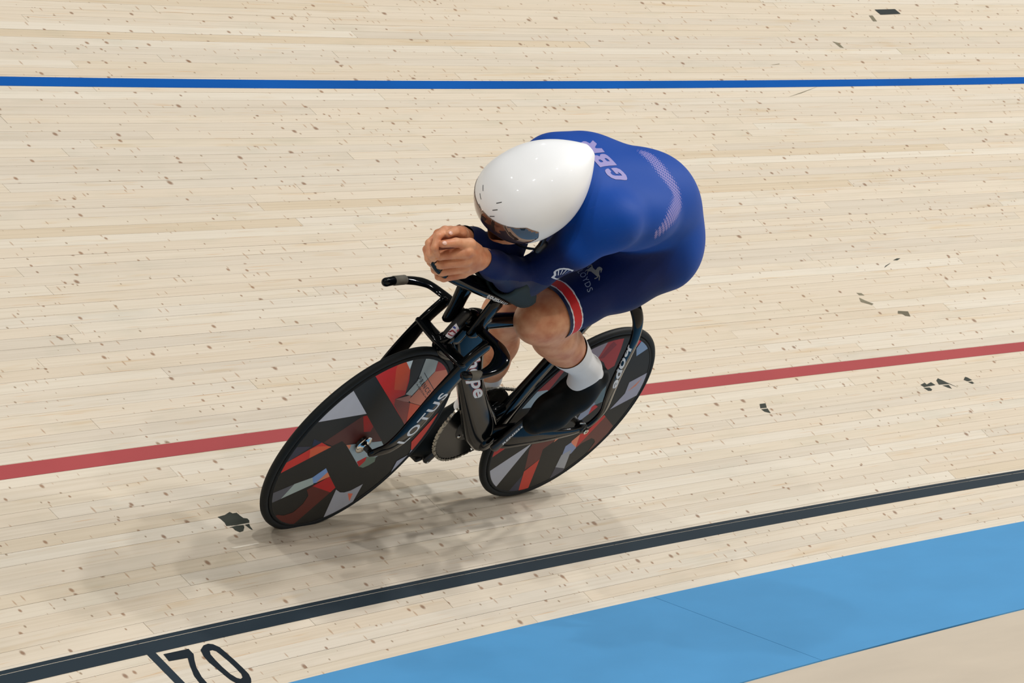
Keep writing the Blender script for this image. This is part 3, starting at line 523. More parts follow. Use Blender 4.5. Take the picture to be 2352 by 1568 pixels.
CST = [(0.382, 0.022, 0.298, 0.013, 0.044), (0.330, 0.045, 0.318, 0.010, 0.052), (0.25, 0.060, 0.322, 0.008, 0.038), (0.15, 0.066, 0.319, 0.0075, 0.023), (0.05, 0.067, 0.324, 0.007, 0.015), (0.0, 0.067, 0.333, 0.007, 0.014)]
stays = {}
for sg in (1, -1):
    stays['s', sg] = ft('seat_stay', [(x, sg*y, z, a, b) for x, y, z, a, b in SST], e=2.4, n=16, sub=5)
    stays['c', sg] = ft('chain_stay', [(x, sg*y, z, a, b) for x, y, z, a, b in CST], e=2.4, n=16, sub=5)
    obj('dropout', lathe_bm([(0, 0.050), (0.017, 0.050), (0.018, 0.060), (0.018, 0.073), (0.015, 0.075), (0, 0.075)], (0, 0, 0.334), (0, sg, 0)), M_SATIN, fr)
# gusset behind the bottom bracket and web between the tubes
ft('lower_web', [(0.440, 0, 0.365, 0.020, 0.024), (0.395, 0, 0.362, 0.017, 0.034), (0.350, 0, 0.385, 0.013, 0.026)], e=2.4)
for sg in (1, -1):
    ax = empty('axle_nut', bike)
    obj('nut', lathe_bm([(0, 0.074), (0.0105, 0.074), (0.0105, 0.084), (0.009, 0.086), (0.0055, 0.086), (0.005, 0.083), (0, 0.083)], (0, 0, 0.334), (0, sg, 0), n=6), M_CHROME, ax, smooth=False)
    obj('washer', lathe_bm([(0, 0.0745), (0.014, 0.0745), (0.014, 0.077), (0, 0.077)], (0, 0, 0.334), (0, sg, 0), n=32), M_STEEL, ax)
    obj('tension_bolt', sweep_bm([(0.010, sg*0.067, 0.352, 0.0032, 0.0032), (0.030, sg*0.067, 0.3555, 0.0032, 0.0032)], sub=1), M_CHROME, ax)

# ---- fork: two wide legs, a crown bar and the steerer
fk = empty('fork', bike)
LEG = [(0.988, 0.056, 0.332, 0.0065, 0.012), (0.975, 0.063, 0.343, 0.007, 0.018), (0.957, 0.077, 0.370, 0.0075, 0.028), (0.941, 0.086, 0.420, 0.008, 0.037), (0.928, 0.089, 0.480, 0.0085, 0.041), (0.913, 0.090, 0.560, 0.009, 0.040),
       (0.894, 0.090, 0.635, 0.0095, 0.035), (0.880, 0.089, 0.690, 0.010, 0.026), (0.845, 0.090, 0.742, 0.011, 0.024)]
legs = {}
for sg in (1, -1):
    dx = 0.0 if sg > 0 else 0.0
    legs[sg] = tube('fork_leg', [(x+dx*(z > 0.5), sg*y, z, a, b) for x, y, z, a, b in LEG], M_GLOSS, fk, e=2.5, n=20, sub=5)
obj('crown', sweep_bm([(0.893, -0.09, 0.678, 0.024, 0.009), (0.900, -0.045, 0.679, 0.026, 0.009), (0.902, 0, 0.680, 0.028, 0.010), (0.900, 0.045, 0.679, 0.026, 0.009), (0.893, 0.09, 0.678, 0.024, 0.009)], ref=(1, 0, 0), e=3), M_GLOSS, fk)
obj('crown_fairing', sweep_bm([(0.895, 0, 0.690, 0.020, 0.032), (0.885, 0, 0.672, 0.020, 0.034), (0.855, 0, 0.650, 0.019, 0.030), (0.815, 0, 0.630, 0.016, 0.022)], e=2.6), M_GLOSS, fk)
steer = tube('steerer', [(0.872, 0, 0.778, 0.0145, 0.0145), (0.899, 0, 0.682, 0.0145, 0.0145)], M_SATIN, fk, sub=1, n=24)

# ---- handlebar
hb = empty('handlebar', bike)
BAR = [(1.026, -0.172, 0.749, 0.0125, 0.0125), (0.985, -0.172, 0.753, 0.0125, 0.0120), (0.935, -0.172, 0.751, 0.014, 0.0105), (0.893, -0.168, 0.749, 0.018, 0.0085), (0.858, -0.155, 0.748, 0.021, 0.0075), (0.836, -0.125, 0.746, 0.0225, 0.007), (0.826, -0.08, 0.747, 0.023, 0.008),
       (0.822, 0.0, 0.744, 0.024, 0.0105), (0.822, 0.07, 0.750, 0.026, 0.008), (0.826, 0.116, 0.756, 0.027, 0.007), (0.846, 0.150, 0.753, 0.025, 0.0075), (0.880, 0.169, 0.738, 0.020, 0.0085), (0.925, 0.173, 0.721, 0.014, 0.0105), (0.968, 0.172, 0.716, 0.0125, 0.012), (1.008, 0.172, 0.721, 0.0125, 0.0125)]
def bar_bm():
    # chord direction turns with the bar: follow it by hand
    P = crom(BAR, 6); bm = bmesh.new(); C = P[:, :3]; T = np.gradient(C, axis=0); T /= np.linalg.norm(T, axis=1)[:, None]; rings = []; n = 20
    for i, (c, t) in enumerate(zip(C, T)):
        b = np.array((0, 0, 1.0)); b -= t*(b@t); b /= np.linalg.norm(b); a = np.cross(b, t)
        w_, h_ = P[i, 3], P[i, 4]
        rings.append([bm.verts.new(c+a*w_*math.cos(2*math.pi*k/n)+b*h_*math.sin(2*math.pi*k/n)) for k in range(n)])
    def cap(ring, c, t, s):
        out = []
        for fac, sh in ((0.85, 0.006), (0.5, 0.0105), (0.15, 0.0125)):
            out.append([bm.verts.new(Vector(c)+(v.co-Vector(c))*fac+Vector(t)*s*sh) for v in ring])
        return out
    A = cap(rings[0], C[0], T[0], -1)[::-1]; B = cap(rings[-1], C[-1], T[-1], 1); rings = A+rings+B
    for r1, r2 in zip(rings, rings[1:]):
        for k in range(n): bm.faces.new((r1[k], r1[(k+1) % n], r2[(k+1) % n], r2[k]))
    bm.faces.new(rings[0][::-1]); bm.faces.new(rings[-1]); return bm
bar = obj('base_bar', bar_bm(), M_GLOSS, hb)
for sg, (x, z) in ((1, (0.962, 0.716)), (-1, (0.972, 0.754))):
    obj('grip_tape', sweep_bm([(x-0.024, sg*0.172, z+0.0005*sg, 0.0135, 0.0132), (x+0.024, sg*0.172, z+(0.001 if sg > 0 else -0.0018), 0.0134, 0.0134)], sub=1, rnd=False), M_GREYP, bar, label='rough grey grip tape')
obj('stem_cowl', sweep_bm([(0.745, 0, 0.752, 0.014, 0.012), (0.785, 0, 0.760, 0.026, 0.020), (0.820, 0, 0.760, 0.032, 0.022), (0.852, 0, 0.756, 0.022, 0.018)], e=2.2, n=24), M_GLOSS, hb)
# aero extension: two risers, a long moulded tray that ends in the tip held by the hands, two elbow cups
ex = empty('aero_extension', bike)
tube('riser', [(0.842, 0.034, 0.735, 0.013, 0.026), (0.836, 0.034, 0.790, 0.012, 0.024), (0.826, 0.034, 0.842, 0.013, 0.028)], M_GLOSS, ex, e=2.4)
tube('riser', [(0.868, -0.036, 0.735, 0.014, 0.030), (0.880, -0.036, 0.790, 0.013, 0.028), (0.893, -0.036, 0.856, 0.014, 0.034)], M_GLOSS, ex, e=2.4)
tray = tube('forearm_tray', [(0.760, 0, 0.842, 0.040, 0.012), (0.80, 0, 0.852, 0.046, 0.014), (0.90, 0, 0.878, 0.042, 0.015), (1.00, 0, 0.906, 0.036, 0.014), (1.08, 0, 0.930, 0.030, 0.014), (1.14, 0, 0.952, 0.020, 0.012), (1.172, 0, 0.970, 0.012, 0.010), (1.188, 0, 0.982, 0.009, 0.009)], M_GLOSS, ex, e=3.0, n=24)
def cup(sg):
    # curved cup round the elbow: section is an arc below and outside the forearm
    a = Vector((0.760, sg*0.034, 0.905)); b = Vector((0.890, sg*0.034, 0.953)); bm = bmesh.new(); rows_ = []
    for i in range(9):
        t = i/8; c = a.lerp(b, t); wob = math.sin(math.pi*t)
        row = []
        for j in range(13):
            th = math.radians(-150+j*(165+25*wob)/12)*1.0
            th = math.radians(-160)+(math.radians(190)*(j/12))*(0.80+0.20*wob)
            R = 0.060
            for rr_ in (R,): row.append((c.x, c.y+sg*math.cos(th)*R, c.z+math.sin(th)*R))
        rows_.append(row)
    V = [p for r in rows_ for p in r]; F = [(i*13+j, i*13+j+1, (i+1)*13+j+1, (i+1)*13+j) for i in range(8) for j in range(12)]
    me = mesh_from('elbow_cup', V, F); o = obj('elbow_cup', me, M_PAD, ex)
    sd = o.modifiers.new('thick', 'SOLIDIFY'); sd.thickness = 0.007; sd.offset = 0
    return o
cup(1); cup(-1)

# ---- saddle
sd_ = empty('saddle', bike)
SAD = [(0.33, 0, 0.948, 0.017, 0.012), (0.30, 0, 0.952, 0.022, 0.014), (0.25, 0, 0.953, 0.032, 0.016), (0.20, 0, 0.955, 0.050, 0.018), (0.15, 0, 0.958, 0.066, 0.018), (0.10, 0, 0.960, 0.068, 0.016)]
tube('saddle_shell', SAD, M_SATIN, sd_, e=2.6, n=24)
for sg in (1, -1): tube('saddle_rail', [(0.28, sg*0.018, 0.940, 0.0035, 0.0035), (0.24, sg*0.022, 0.922, 0.0035, 0.0035), (0.16, sg*0.022, 0.922, 0.0035, 0.0035), (0.11, sg*0.03, 0.942, 0.0035, 0.0035)], M_STEEL, sd_)

# ---- transmission
cr = empty('crankset', bike)
CX, CZ = 0.385, 0.285; RY = -0.047
def chainring():
    bm = bmesh.new(); n = 66; prof = []
    for i in range(n*4):
        a = 2*math.pi*i/(n*4); r = 0.1325+0.0045*(1 if i % 4 in (0, 1) else -0.6); prof.append((CX+r*math.cos(a), CZ+r*math.sin(a)))
    V, F = poly_fill([prof])
    top = [(x, RY+0.0018, z) for x, z in V]; bot = [(x, RY-0.0018, z) for x, z in V]; k = len(V)
    F2 = F+[tuple(i+k for i in f[::-1]) for f in F]
    m = len(prof); F2 += [(i, (i+1) % m, k+(i+1) % m, k+i) for i in range(m)]
    return mesh_from('chainring', top+bot, F2)
obj('chainring', chainring(), mat('chainring_lacquer', (20, 21, 20), 0.2, spec=0.35), cr, smooth=False)
obj('spider', lathe_bm([(0, 0.014), (0.022, 0.013), (0.030, 0.010), (0.036, 0.004), (0.060, 0.003), (0.062, 0.0)], (CX, RY, CZ), (0, 1, 0)), M_SATIN, cr)
for k in range(5):
    a = 0.3+k*2*math.pi/5; obj('chainring_bolt', lathe_bm([(0, 0.006), (0.005, 0.006), (0.006, 0.004), (0.006, 0.0)], (CX+0.052*math.cos(a), RY, CZ+0.052*math.sin(a)), (0, 1, 0), n=12), M_CHROME, cr)
PR = Vector((0.452, -0.115, 0.130)); PL = Vector((0.318, 0.115, 0.438))
tube('crank_arm', [(CX, -0.062, CZ, 0.009, 0.019), (0.412, -0.064, 0.222, 0.008, 0.015), (0.452, -0.068, 0.130, 0.0085, 0.0135)], M_SATIN, cr, e=2.6)
crank_l = tube('crank_arm', [(CX, 0.056, CZ, 0.009, 0.020), (0.358, 0.060, 0.348, 0.008, 0.0175), (0.318, 0.066, 0.438, 0.0085, 0.0135)], M_SATIN, cr, e=2.6)
for P_, sg in ((PR, -1), (PL, 1)):
    pd = empty('pedal', bike)
    tube('pedal_axle', [(P_.x, sg*0.064, P_.z, 0.0055, 0.0055), (P_.x, sg*0.118, P_.z, 0.0045, 0.0045)], M_CHROME, pd, ref=(1, 0, 0), sub=1)
    obj('pedal_body', sweep_bm([(P_.x, sg*0.085, P_.z, 0.028, 0.008), (P_.x, sg*0.125, P_.z, 0.030, 0.008)], ref=(0.8, 0, -0.6), sub=1, e=3), M_SATIN, pd)
# chain: links round the chainring top and bottom runs to the rear sprocket
def chain():
    path = []; r1c, r2c = 0.1380, 0.030
    d = math.hypot(CX, CZ-0.334); base_a = math.atan2(CZ-0.334, CX); off = math.acos((r1c-r2c)/d)
    # big arc goes the front way round (through angle base_a), small arc the rear way
    A = [(CX+r1c*math.cos(t), CZ+r1c*math.sin(t)) for t in np.linspace(math.pi+base_a-off, -math.pi+base_a+off, 80)]
    B = [(r2c*math.cos(t), 0.334+r2c*math.sin(t)) for t in np.linspace(base_a-math.pi+off, base_a-math.pi-off, 16)]
    pts = A+B+[A[0]]
    # walk at the chain pitch
    P = np.array(pts); L = np.r_[0, np.cumsum(np.linalg.norm(np.diff(P, axis=0), axis=1))]; N = int(round(L[-1]/0.0127))
    S = np.linspace(0, L[-1], N+1)[:-1]; X = np.interp(S, L, P[:, 0]); Z = np.interp(S, L, P[:, 1])
    V, F = [], []
    for i in range(N):
        j = (i+1) % N; p = np.array((X[i], Z[i])); q = np.array((X[j], Z[j])); t = (q-p)/np.linalg.norm(q-p); nn = np.array((-t[1], t[0]))
        w_ = 0.0040; hy = 0.0040 if i % 2 else 0.0028; e_ = 0.0028; k = len(V)
        sec = [p-t*e_-nn*w_*0.8, p-nn*w_, (p+q)/2-nn*w_*0.7, q-nn*w_, q+t*e_-nn*w_*0.8, q+t*e_+nn*w_*0.8, q+nn*w_, (p+q)/2+nn*w_*0.7, p+nn*w_, p-t*e_+nn*w_*0.8]
        m = len(sec)
        for sy in (hy, -hy): V += [(c[0], RY+sy, c[1]) for c in sec]
        F.append(tuple(range(k, k+m))); F.append(tuple(range(k+2*m-1, k+m-1, -1)))
        F += [(k+a, k+m+a, k+m+(a+1) % m, k+(a+1) % m) for a in range(m)]
    return mesh_from('chain', V, F)
obj('chain', chain(), mat('chain_steel', (150, 148, 140), 0.3, metal=1.0), bike, smooth=False)
obj('sprocket', lathe_bm([(0, -0.002), (0.029, -0.002), (0.029, 0.002), (0, 0.002)], (0, RY, 0.334), (0, 1, 0)), M_STEEL, bike)
# ------------------------------------------------------------------ implicit surfaces for the rider
class Field:
    def __init__(s, lo, hi, h):
        s.lo = np.array(lo, float); s.h = h; s.n = np.ceil((np.array(hi)-s.lo)/h).astype(int)+1
        s.D = np.full(s.n, 0.5, np.float32)
    def copy(s):
        o = Field.__new__(Field); o.lo, o.h, o.n, o.D = s.lo, s.h, s.n, s.D.copy(); return o
    def _box(s, lo, hi):
        a = np.maximum(np.floor((np.array(lo)-s.lo)/s.h).astype(int), 0); b = np.minimum(np.ceil((np.array(hi)-s.lo)/s.h).astype(int)+1, s.n)
        if np.any(b <= a): return None
        g = [s.lo[i]+s.h*np.arange(a[i], b[i]) for i in range(3)]
        return (slice(a[0], b[0]), slice(a[1], b[1]), slice(a[2], b[2])), g[0][:, None, None], g[1][None, :, None], g[2][None, None, :]
    def put(s, fn, lo, hi, k, sub=False):
        m = 0.045+k; r = s._box(np.array(lo)-m, np.array(hi)+m)
        if r is None: return
        sl, X, Y, Z = r; d = fn(X, Y, Z).astype(np.float32); A = s.D[sl]
        if sub:
            h_ = np.maximum(k-np.abs(A+d), 0)/k; s.D[sl] = np.maximum(A, -d)+h_*h_*k*0.25
        elif k > 0:
            h_ = np.maximum(k-np.abs(A-d), 0)/k; s.D[sl] = np.minimum(A, d)-h_*h_*k*0.25
        else: s.D[sl] = np.minimum(A, d)
    def cap(s, a, b, ra, rb, k=0.03, sub=False):
        a, b = np.array(a, float), np.array(b, float); ab = b-a; L2 = ab@ab
        def fn(X, Y, Z):
            t = np.clip(((X-a[0])*ab[0]+(Y-a[1])*ab[1]+(Z-a[2])*ab[2])/L2, 0, 1)
            return np.sqrt((X-a[0]-t*ab[0])**2+(Y-a[1]-t*ab[1])**2+(Z-a[2]-t*ab[2])**2)-(ra+(rb-ra)*t)
        R = max(ra, rb); s.put(fn, np.minimum(a, b)-R, np.maximum(a, b)+R, k, sub)
    def chain(s, pts, k=0.02):
        for p, q in zip(pts, pts[1:]): s.cap(p[:3], q[:3], p[3], q[3], k)
    def ell(s, c, r, k=0.03, ax=None, sub=False):
        c = np.array(c, float); r = np.array(r, float); A = np.eye(3) if ax is None else np.array(ax, float)
        def fn(X, Y, Z):
            d = (X-c[0], Y-c[1], Z-c[2]); q = [(A[i][0]*d[0]+A[i][1]*d[1]+A[i][2]*d[2]) for i in range(3)]
            k0 = np.sqrt(sum((q[i]/r[i])**2 for i in range(3))); k1 = np.sqrt(sum((q[i]/r[i]**2)**2 for i in range(3)))+1e-9
            return k0*(k0-1)/k1
        R = r.max(); s.put(fn, c-R, c+R, k, sub)
    def mesh(s, iso=0.0):
        D = s.D-iso; I = D < 0
        c = [I[i:D.shape[0]-1+i, j:D.shape[1]-1+j, k:D.shape[2]-1+k] for i in (0, 1) for j in (0, 1) for k in (0, 1)]
        cnt = sum(x.astype(np.int8) for x in c); act = (cnt > 0) & (cnt < 8); idx = -np.ones(act.shape, np.int64); ii = np.argwhere(act); idx[act] = np.arange(len(ii))
        P = np.zeros((len(ii), 3)); W = np.zeros(len(ii))
        co = [(i, j, k) for i in (0, 1) for j in (0, 1) for k in (0, 1)]
        val = {q: D[ii[:, 0]+q[0], ii[:, 1]+q[1], ii[:, 2]+q[2]] for q in co}
        for q in co:
            for ax in range(3):
                if q[ax] == 0:
                    q2 = list(q); q2[ax] = 1; q2 = tuple(q2); a, b = val[q], val[q2]; m = (a < 0) != (b < 0)
                    t = np.where(m, a/np.where(m, a-b, 1), 0); pt = np.tile(np.array(q, float), (len(ii), 1)); pt[:, ax] = t
                    P[m] += pt[m]; W[m] += 1
        P = (P/W[:, None]+ii)*s.h+s.lo; F = []
        for ax in range(3):
            o1, o2 = [(1, 2), (2, 0), (0, 1)][ax]
            sl0 = [slice(None)]*3; sl1 = [slice(None)]*3; sl0[ax] = slice(0, -1); sl1[ax] = slice(1, None)
            A, B = I[tuple(sl0)], I[tuple(sl1)]; e = np.argwhere(A != B); e = e[(e[:, o1] > 0) & (e[:, o2] > 0) & (e[:, o1] < I.shape[o1]-1) & (e[:, o2] < I.shape[o2]-1)]
            fl = A[e[:, 0], e[:, 1], e[:, 2]]
            def g(d1, d2):
                q = e.copy(); q[:, o1] -= d1; q[:, o2] -= d2; return idx[q[:, 0], q[:, 1], q[:, 2]]
            Q = np.stack([g(0, 0), g(1, 0), g(1, 1), g(0, 1)], 1); Q[~fl] = Q[~fl][:, ::-1]; F.append(Q)
        return P, np.vstack(F)

def relax(P, F, it=2, lam=0.5):
    """light Laplacian smoothing"""
    E_ = np.vstack([F[:, [0, 1]], F[:, [1, 2]], F[:, [2, 3]], F[:, [3, 0]]])
    for _ in range(it):
        S = np.zeros_like(P); N = np.zeros(len(P))
        for a, b in ((0, 1), (1, 0)):
            for c in range(3): S[:, c] += np.bincount(E_[:, a], P[E_[:, b], c], len(P))
            N += np.bincount(E_[:, a], minlength=len(P))
        P = P+lam*(S/N[:, None]-P)
    return P

def npmesh(name, P, F):
    me = bpy.data.meshes.new(name); me.vertices.add(len(P)); me.vertices.foreach_set('co', P.astype(np.float32).ravel())
    me.loops.add(F.size); me.loops.foreach_set('vertex_index', F.astype(np.int32).ravel())
    me.polygons.add(len(F)); me.polygons.foreach_set('loop_start', np.arange(0, F.size, 4, dtype=np.int32))
    me.update(calc_edges=True); me.validate(); return me

def bisect(bm, co, no, near, rad, clear='outer'):
    """cut bm by a plane, only within rad of near"""
    no = Vector(no).normalized(); co = Vector(co); near = Vector(near)
    fs = [f for f in bm.faces if (f.calc_center_median()-near).length < rad]
    gm = set(fs); 
    for f in fs: gm.update(f.edges); gm.update(f.verts)
    bmesh.ops.bisect_plane(bm, geom=list(gm), plane_co=co, plane_no=no, clear_outer=False, clear_inner=False)
    if clear:
        kill = [f for f in bm.faces if (f.calc_center_median()-near).length < rad*1.3 and (f.calc_center_median()-co).dot(no) > 1e-6]
        bmesh.ops.delete(bm, geom=kill, context='FACES')

# ---- joints, in the bicycle's axes
HIP = {1: (0.295, 0.088, 1.045), -1: (0.295, -0.088, 1.045)}
KNEE = {1: (0.655, 0.083, 0.815), -1: (0.505, -0.092, 0.675)}
ANK = {1: (0.304, 0.112, 0.634), -1: (0.322, -0.112, 0.285)}
SHO = {1: (0.758, 0.148, 1.216), -1: (0.722, -0.128, 1.190)}
ELB = {1: (0.795, 0.045, 0.930), -1: (0.795, -0.050, 0.930)}
WRI = {1: (1.040, 0.040, 1.012), -1: (1.055, -0.042, 1.022)}
V3 = lambda t: Vector(t)
def lerp(a, b, t): return tuple(Vector(a).lerp(Vector(b), t))

S = Field((0.02, -0.30, 0.50), (1.16, 0.30, 1.40), 0.0065)
# trunk
S.ell((0.285, 0, 1.100), (0.118, 0.148, 0.125), 0.03)
S.ell((0.38, 0, 1.158), (0.17, 0.148, 0.138), 0.05)
S.ell((0.52, 0, 1.176), (0.19, 0.155, 0.127), 0.05)
S.ell((0.66, 0, 1.190), (0.15, 0.168, 0.112), 0.05)
S.ell((0.76, 0, 1.215), (0.09, 0.150, 0.080), 0.04)
for sg in (1, -1):
    S.ell((0.258, sg*0.074, 1.052), (0.102, 0.086, 0.108), 0.05)      # buttock
    S.ell((0.60, sg*0.115, 1.205), (0.15, 0.080, 0.078), 0.05)         # shoulder blade
    S.ell((SHO[sg][0]-0.01, SHO[sg][1], SHO[sg][2]), (0.075, 0.062, 0.068), 0.05)
    h_, k_ = HIP[sg], KNEE[sg]
    S.chain([h_+(0.108,), lerp(h_, k_, 0.35)+(0.088,), lerp(h_, k_, 0.7)+(0.066,), lerp(h_, k_, 0.92)+(0.056,), lerp(h_, k_, 1.04)+(0.054,)], 0.045)
    s_, e_, w_ = SHO[sg], ELB[sg], WRI[sg]
    S.chain([s_+(0.058,), lerp(s_, e_, 0.4)+(0.049,), lerp(s_, e_, 0.85)+(0.042,)], 0.035)
    S.chain([lerp(s_, e_, 0.85)+(0.044,), e_+(0.044,)], 0.02)
    S.chain([e_+(0.043,), lerp(e_, w_, 0.3)+(0.043,), lerp(e_, w_, 0.7)+(0.034,), w_+(0.027,)], 0.02)
S.cap((0.76, 0, 1.215), (0.90, 0, 1.175), 0.058, 0.053, 0.03)          # base of the neck
def knees(T):
    for sg in (1, -1):
        h_, k_ = HIP[sg], KNEE[sg]
        T.chain([lerp(h_, k_, 0.80)+(0.061,), lerp(h_, k_, 0.93)+(0.057,), k_+(0.054,)], 0.03)
        T.ell(Vector(k_)+(Vector((0.048, 0, 0.012)) if sg > 0 else Vector((0.045, 0, 0.02))), (0.020, 0.024, 0.028), 0.025)
        T.ell(Vector(k_)+Vector((0.010, 0, -0.004)), (0.053, 0.051, 0.054), 0.03)
knees(S)
SUIT = S.copy()
# head, neck, lower legs
HD = Vector((0.950, 0, 1.165)); HA = Vector((0.755, 0, -0.656)); HN = Vector((0.656, 0, 0.755))   # helmet axes: along, crown
B = Field((0.02, -0.30, 0.16), (1.16, 0.30, 1.40), 0.0065)
off = np.round((S.lo-B.lo)/0.0065).astype(int)
B.lo = S.lo-off*0.0065
B.D[off[0]:off[0]+S.n[0], off[1]:off[1]+S.n[1], off[2]:off[2]+S.n[2]] = S.D[:B.n[0]-off[0], :B.n[1]-off[1], :B.n[2]-off[2]]
B.cap((0.84, 0, 1.22), (0.90, 0, 1.175), 0.056, 0.056, 0.02)
B.ell(HD, (0.098, 0.078, 0.080), 0.02, ax=(tuple(HA), (0, 1, 0), tuple(HN)))
fd = Vector((0.60, 0, -0.80))                    # the way the face looks
B.ell(HD+fd*0.055+HN*-0.02, (0.055, 0.055, 0.050), 0.03)
B.cap(HD+fd*0.09-HN*0.01, HD+fd*0.10-HN*0.04, 0.012, 0.014, 0.015)      # nose
B.ell(HD+fd*0.058-HN*0.060, (0.035, 0.042, 0.026), 0.03)                 # jaw and chin
for sg in (1, -1):
    B.cap(HD+fd*0.093-HN*0.062+Vector((0, sg*0.002, 0)), HD+fd*0.088-HN*0.062+Vector((0, sg*0.02, 0)), 0.006, 0.004, 0.006)   # lips
    B.ell(HD-HN*0.03+Vector((-0.005, sg*0.078, 0)), (0.02, 0.008, 0.028), 0.008)   # ears
    B.ell(HD+fd*0.088-HN*0.002+Vector((0, sg*0.03, 0)), (0.014, 0.014, 0.010), 0.008, sub=True)  # eye sockets
    h_, k_, a_ = HIP[sg], KNEE[sg], ANK[sg]
    ax_ = (Vector(a_)-Vector(k_)); bk = Vector((-0.9, 0, 0.3)) if sg > 0 else Vector((-1, 0, 0.1))
    perp = (Vector((-0.35, 0, -0.6)) if sg > 0 else Vector((-0.9, 0, 0.25))).normalized()
    B.chain([k_+(0.050,), tuple(Vector(lerp(k_, a_, 0.30))+perp*0.006)+(0.058,), tuple(Vector(lerp(k_, a_, 0.5))+perp*0.003)+(0.054,), lerp(k_, a_, 0.70)+(0.043,), lerp(k_, a_, 0.84)+(0.034,), a_+(0.030,)], 0.03)
# hands on a finer grid, joined to the body under the cuffs
Hn = Field((1.0, -0.085, 0.90), (1.27, 0.095, 1.10), 0.0026)
def hand(w_, mcp, fingers, thumb, fl):
    Hn.chain([lerp(w_, fl, -0.25)+(0.027,), tuple(w_)+(0.027,)], 0.008)
    for m in mcp: Hn.cap(w_, m, 0.0235, 0.0135, 0.012)
    for a, b in zip(mcp, mcp[1:]): Hn.cap(lerp(w_, a, 0.6), lerp(w_, b, 0.6), 0.0165, 0.0165, 0.01)
    for ch in fingers:
        Hx = Field(Hn.lo, Hn.lo+(Hn.n-1)*Hn.h, Hn.h); Hx.n = Hn.n; Hx.D = np.full(Hn.n, 0.5, np.float32)
        Hx.chain(ch, 0.004)
        d = Hx.D; A = Hn.D; k = 0.0028; hh = np.maximum(k-np.abs(A-d), 0)/k; Hn.D = np.minimum(A, d)-hh*hh*k*0.25
    Hx = Field(Hn.lo, Hn.lo+(Hn.n-1)*Hn.h, Hn.h); Hx.n = Hn.n; Hx.D = np.full(Hn.n, 0.5, np.float32); Hx.chain(thumb, 0.006)
    d = Hx.D; A = Hn.D; k = 0.004; hh = np.maximum(k-np.abs(A-d), 0)/k; Hn.D = np.minimum(A, d)-hh*hh*k*0.25
# right hand: a fist inside the left one
hand((1.060, -0.040, 1.020), [(1.158, -0.032, 1.052), (1.160, -0.042, 1.032), (1.150, -0.045, 1.010), (1.132, -0.042, 0.990)],
     [[(1.158, -0.032, 1.050, 0.0125), (1.208, -0.012, 1.052, 0.0105), (1.222, 0.006, 1.030, 0.0095), (1.205, 0.014, 1.012, 0.0085)],
      [(1.160, -0.040, 1.030, 0.0125), (1.212, -0.020, 1.022, 0.0105), (1.218, 0.002, 1.004, 0.0095), (1.195, 0.008, 0.992, 0.0085)],
      [(1.150, -0.043, 1.008, 0.0120), (1.196, -0.026, 0.996, 0.0100), (1.200, -0.004, 0.982, 0.0090), (1.175, 0.004, 0.975, 0.0080)],
      [(1.132, -0.040, 0.988, 0.0110), (1.170, -0.028, 0.974, 0.0090), (1.172, -0.010, 0.964, 0.0080), (1.150, -0.004, 0.960, 0.0075)]],
     [(1.078, -0.026, 1.040, 0.018), (1.108, -0.018, 1.056, 0.0150), (1.142, -0.016, 1.064, 0.0118), (1.172, -0.010, 1.060, 0.0100)], (1.16, -0.04, 1.04))
# left hand laid over it
hand((1.046, 0.038, 1.012), [(1.130, 0.042, 1.044), (1.118, 0.047, 1.018), (1.104, 0.047, 0.994), (1.088, 0.044, 0.970)],
     [[(1.130, 0.042, 1.040, 0.0150), (1.178, 0.006, 1.002, 0.0132), (1.190, -0.012, 0.994, 0.0112), (1.180, -0.026, 0.984, 0.0100)],
      [(1.118, 0.047, 1.014, 0.0148), (1.158, 0.012, 0.976, 0.0132), (1.164, -0.006, 0.964, 0.0112), (1.150, -0.020, 0.956, 0.0100)],
      [(1.104, 0.047, 0.991, 0.0140), (1.134, 0.014, 0.952, 0.0126), (1.138, -0.004, 0.942, 0.0105), (1.124, -0.018, 0.936, 0.0095)],
      [(1.088, 0.044, 0.968, 0.0128), (1.109, 0.014, 0.929, 0.0112), (1.110, 0.000, 0.920, 0.0090), (1.098, -0.014, 0.916, 0.0080)]],
     [(1.072, 0.030, 1.034, 0.019), (1.120, 0.030, 1.058, 0.0150), (1.168, 0.020, 1.056, 0.0120), (1.212, 0.014, 1.048, 0.0100)], (1.12, 0.045, 1.01))

def skin_material():
    m = mat('skin', (206, 146, 108), 0.46, bump=0.25, bscale=350, spec=0.4); nt = m.node_tree; n = nt.nodes; L = nt.links.new; b = n['Principled BSDF']
    b.inputs['Subsurface Weight'].default_value = 0.08; b.inputs['Subsurface Radius'].default_value = (0.01, 0.004, 0.002); b.inputs['Subsurface Scale'].default_value = 0.4
    tc = n.new('ShaderNodeTexCoord'); t = n.new('ShaderNodeTexNoise'); t.inputs['Scale'].default_value = 22; t.inputs['Detail'].default_value = 4; L(tc.outputs['Object'], t.inputs['Vector'])
    r = n.new('ShaderNodeValToRGB'); r.color_ramp.elements[0].position = 0.33; r.color_ramp.elements[0].color = lin((198, 126, 90)); r.color_ramp.elements[1].position = 0.66; r.color_ramp.elements[1].color = lin((226, 168, 130))
    L(t.outputs[0], r.inputs[0]); L(r.outputs[0], b.inputs['Base Color']); return m
M_SKIN = skin_material()

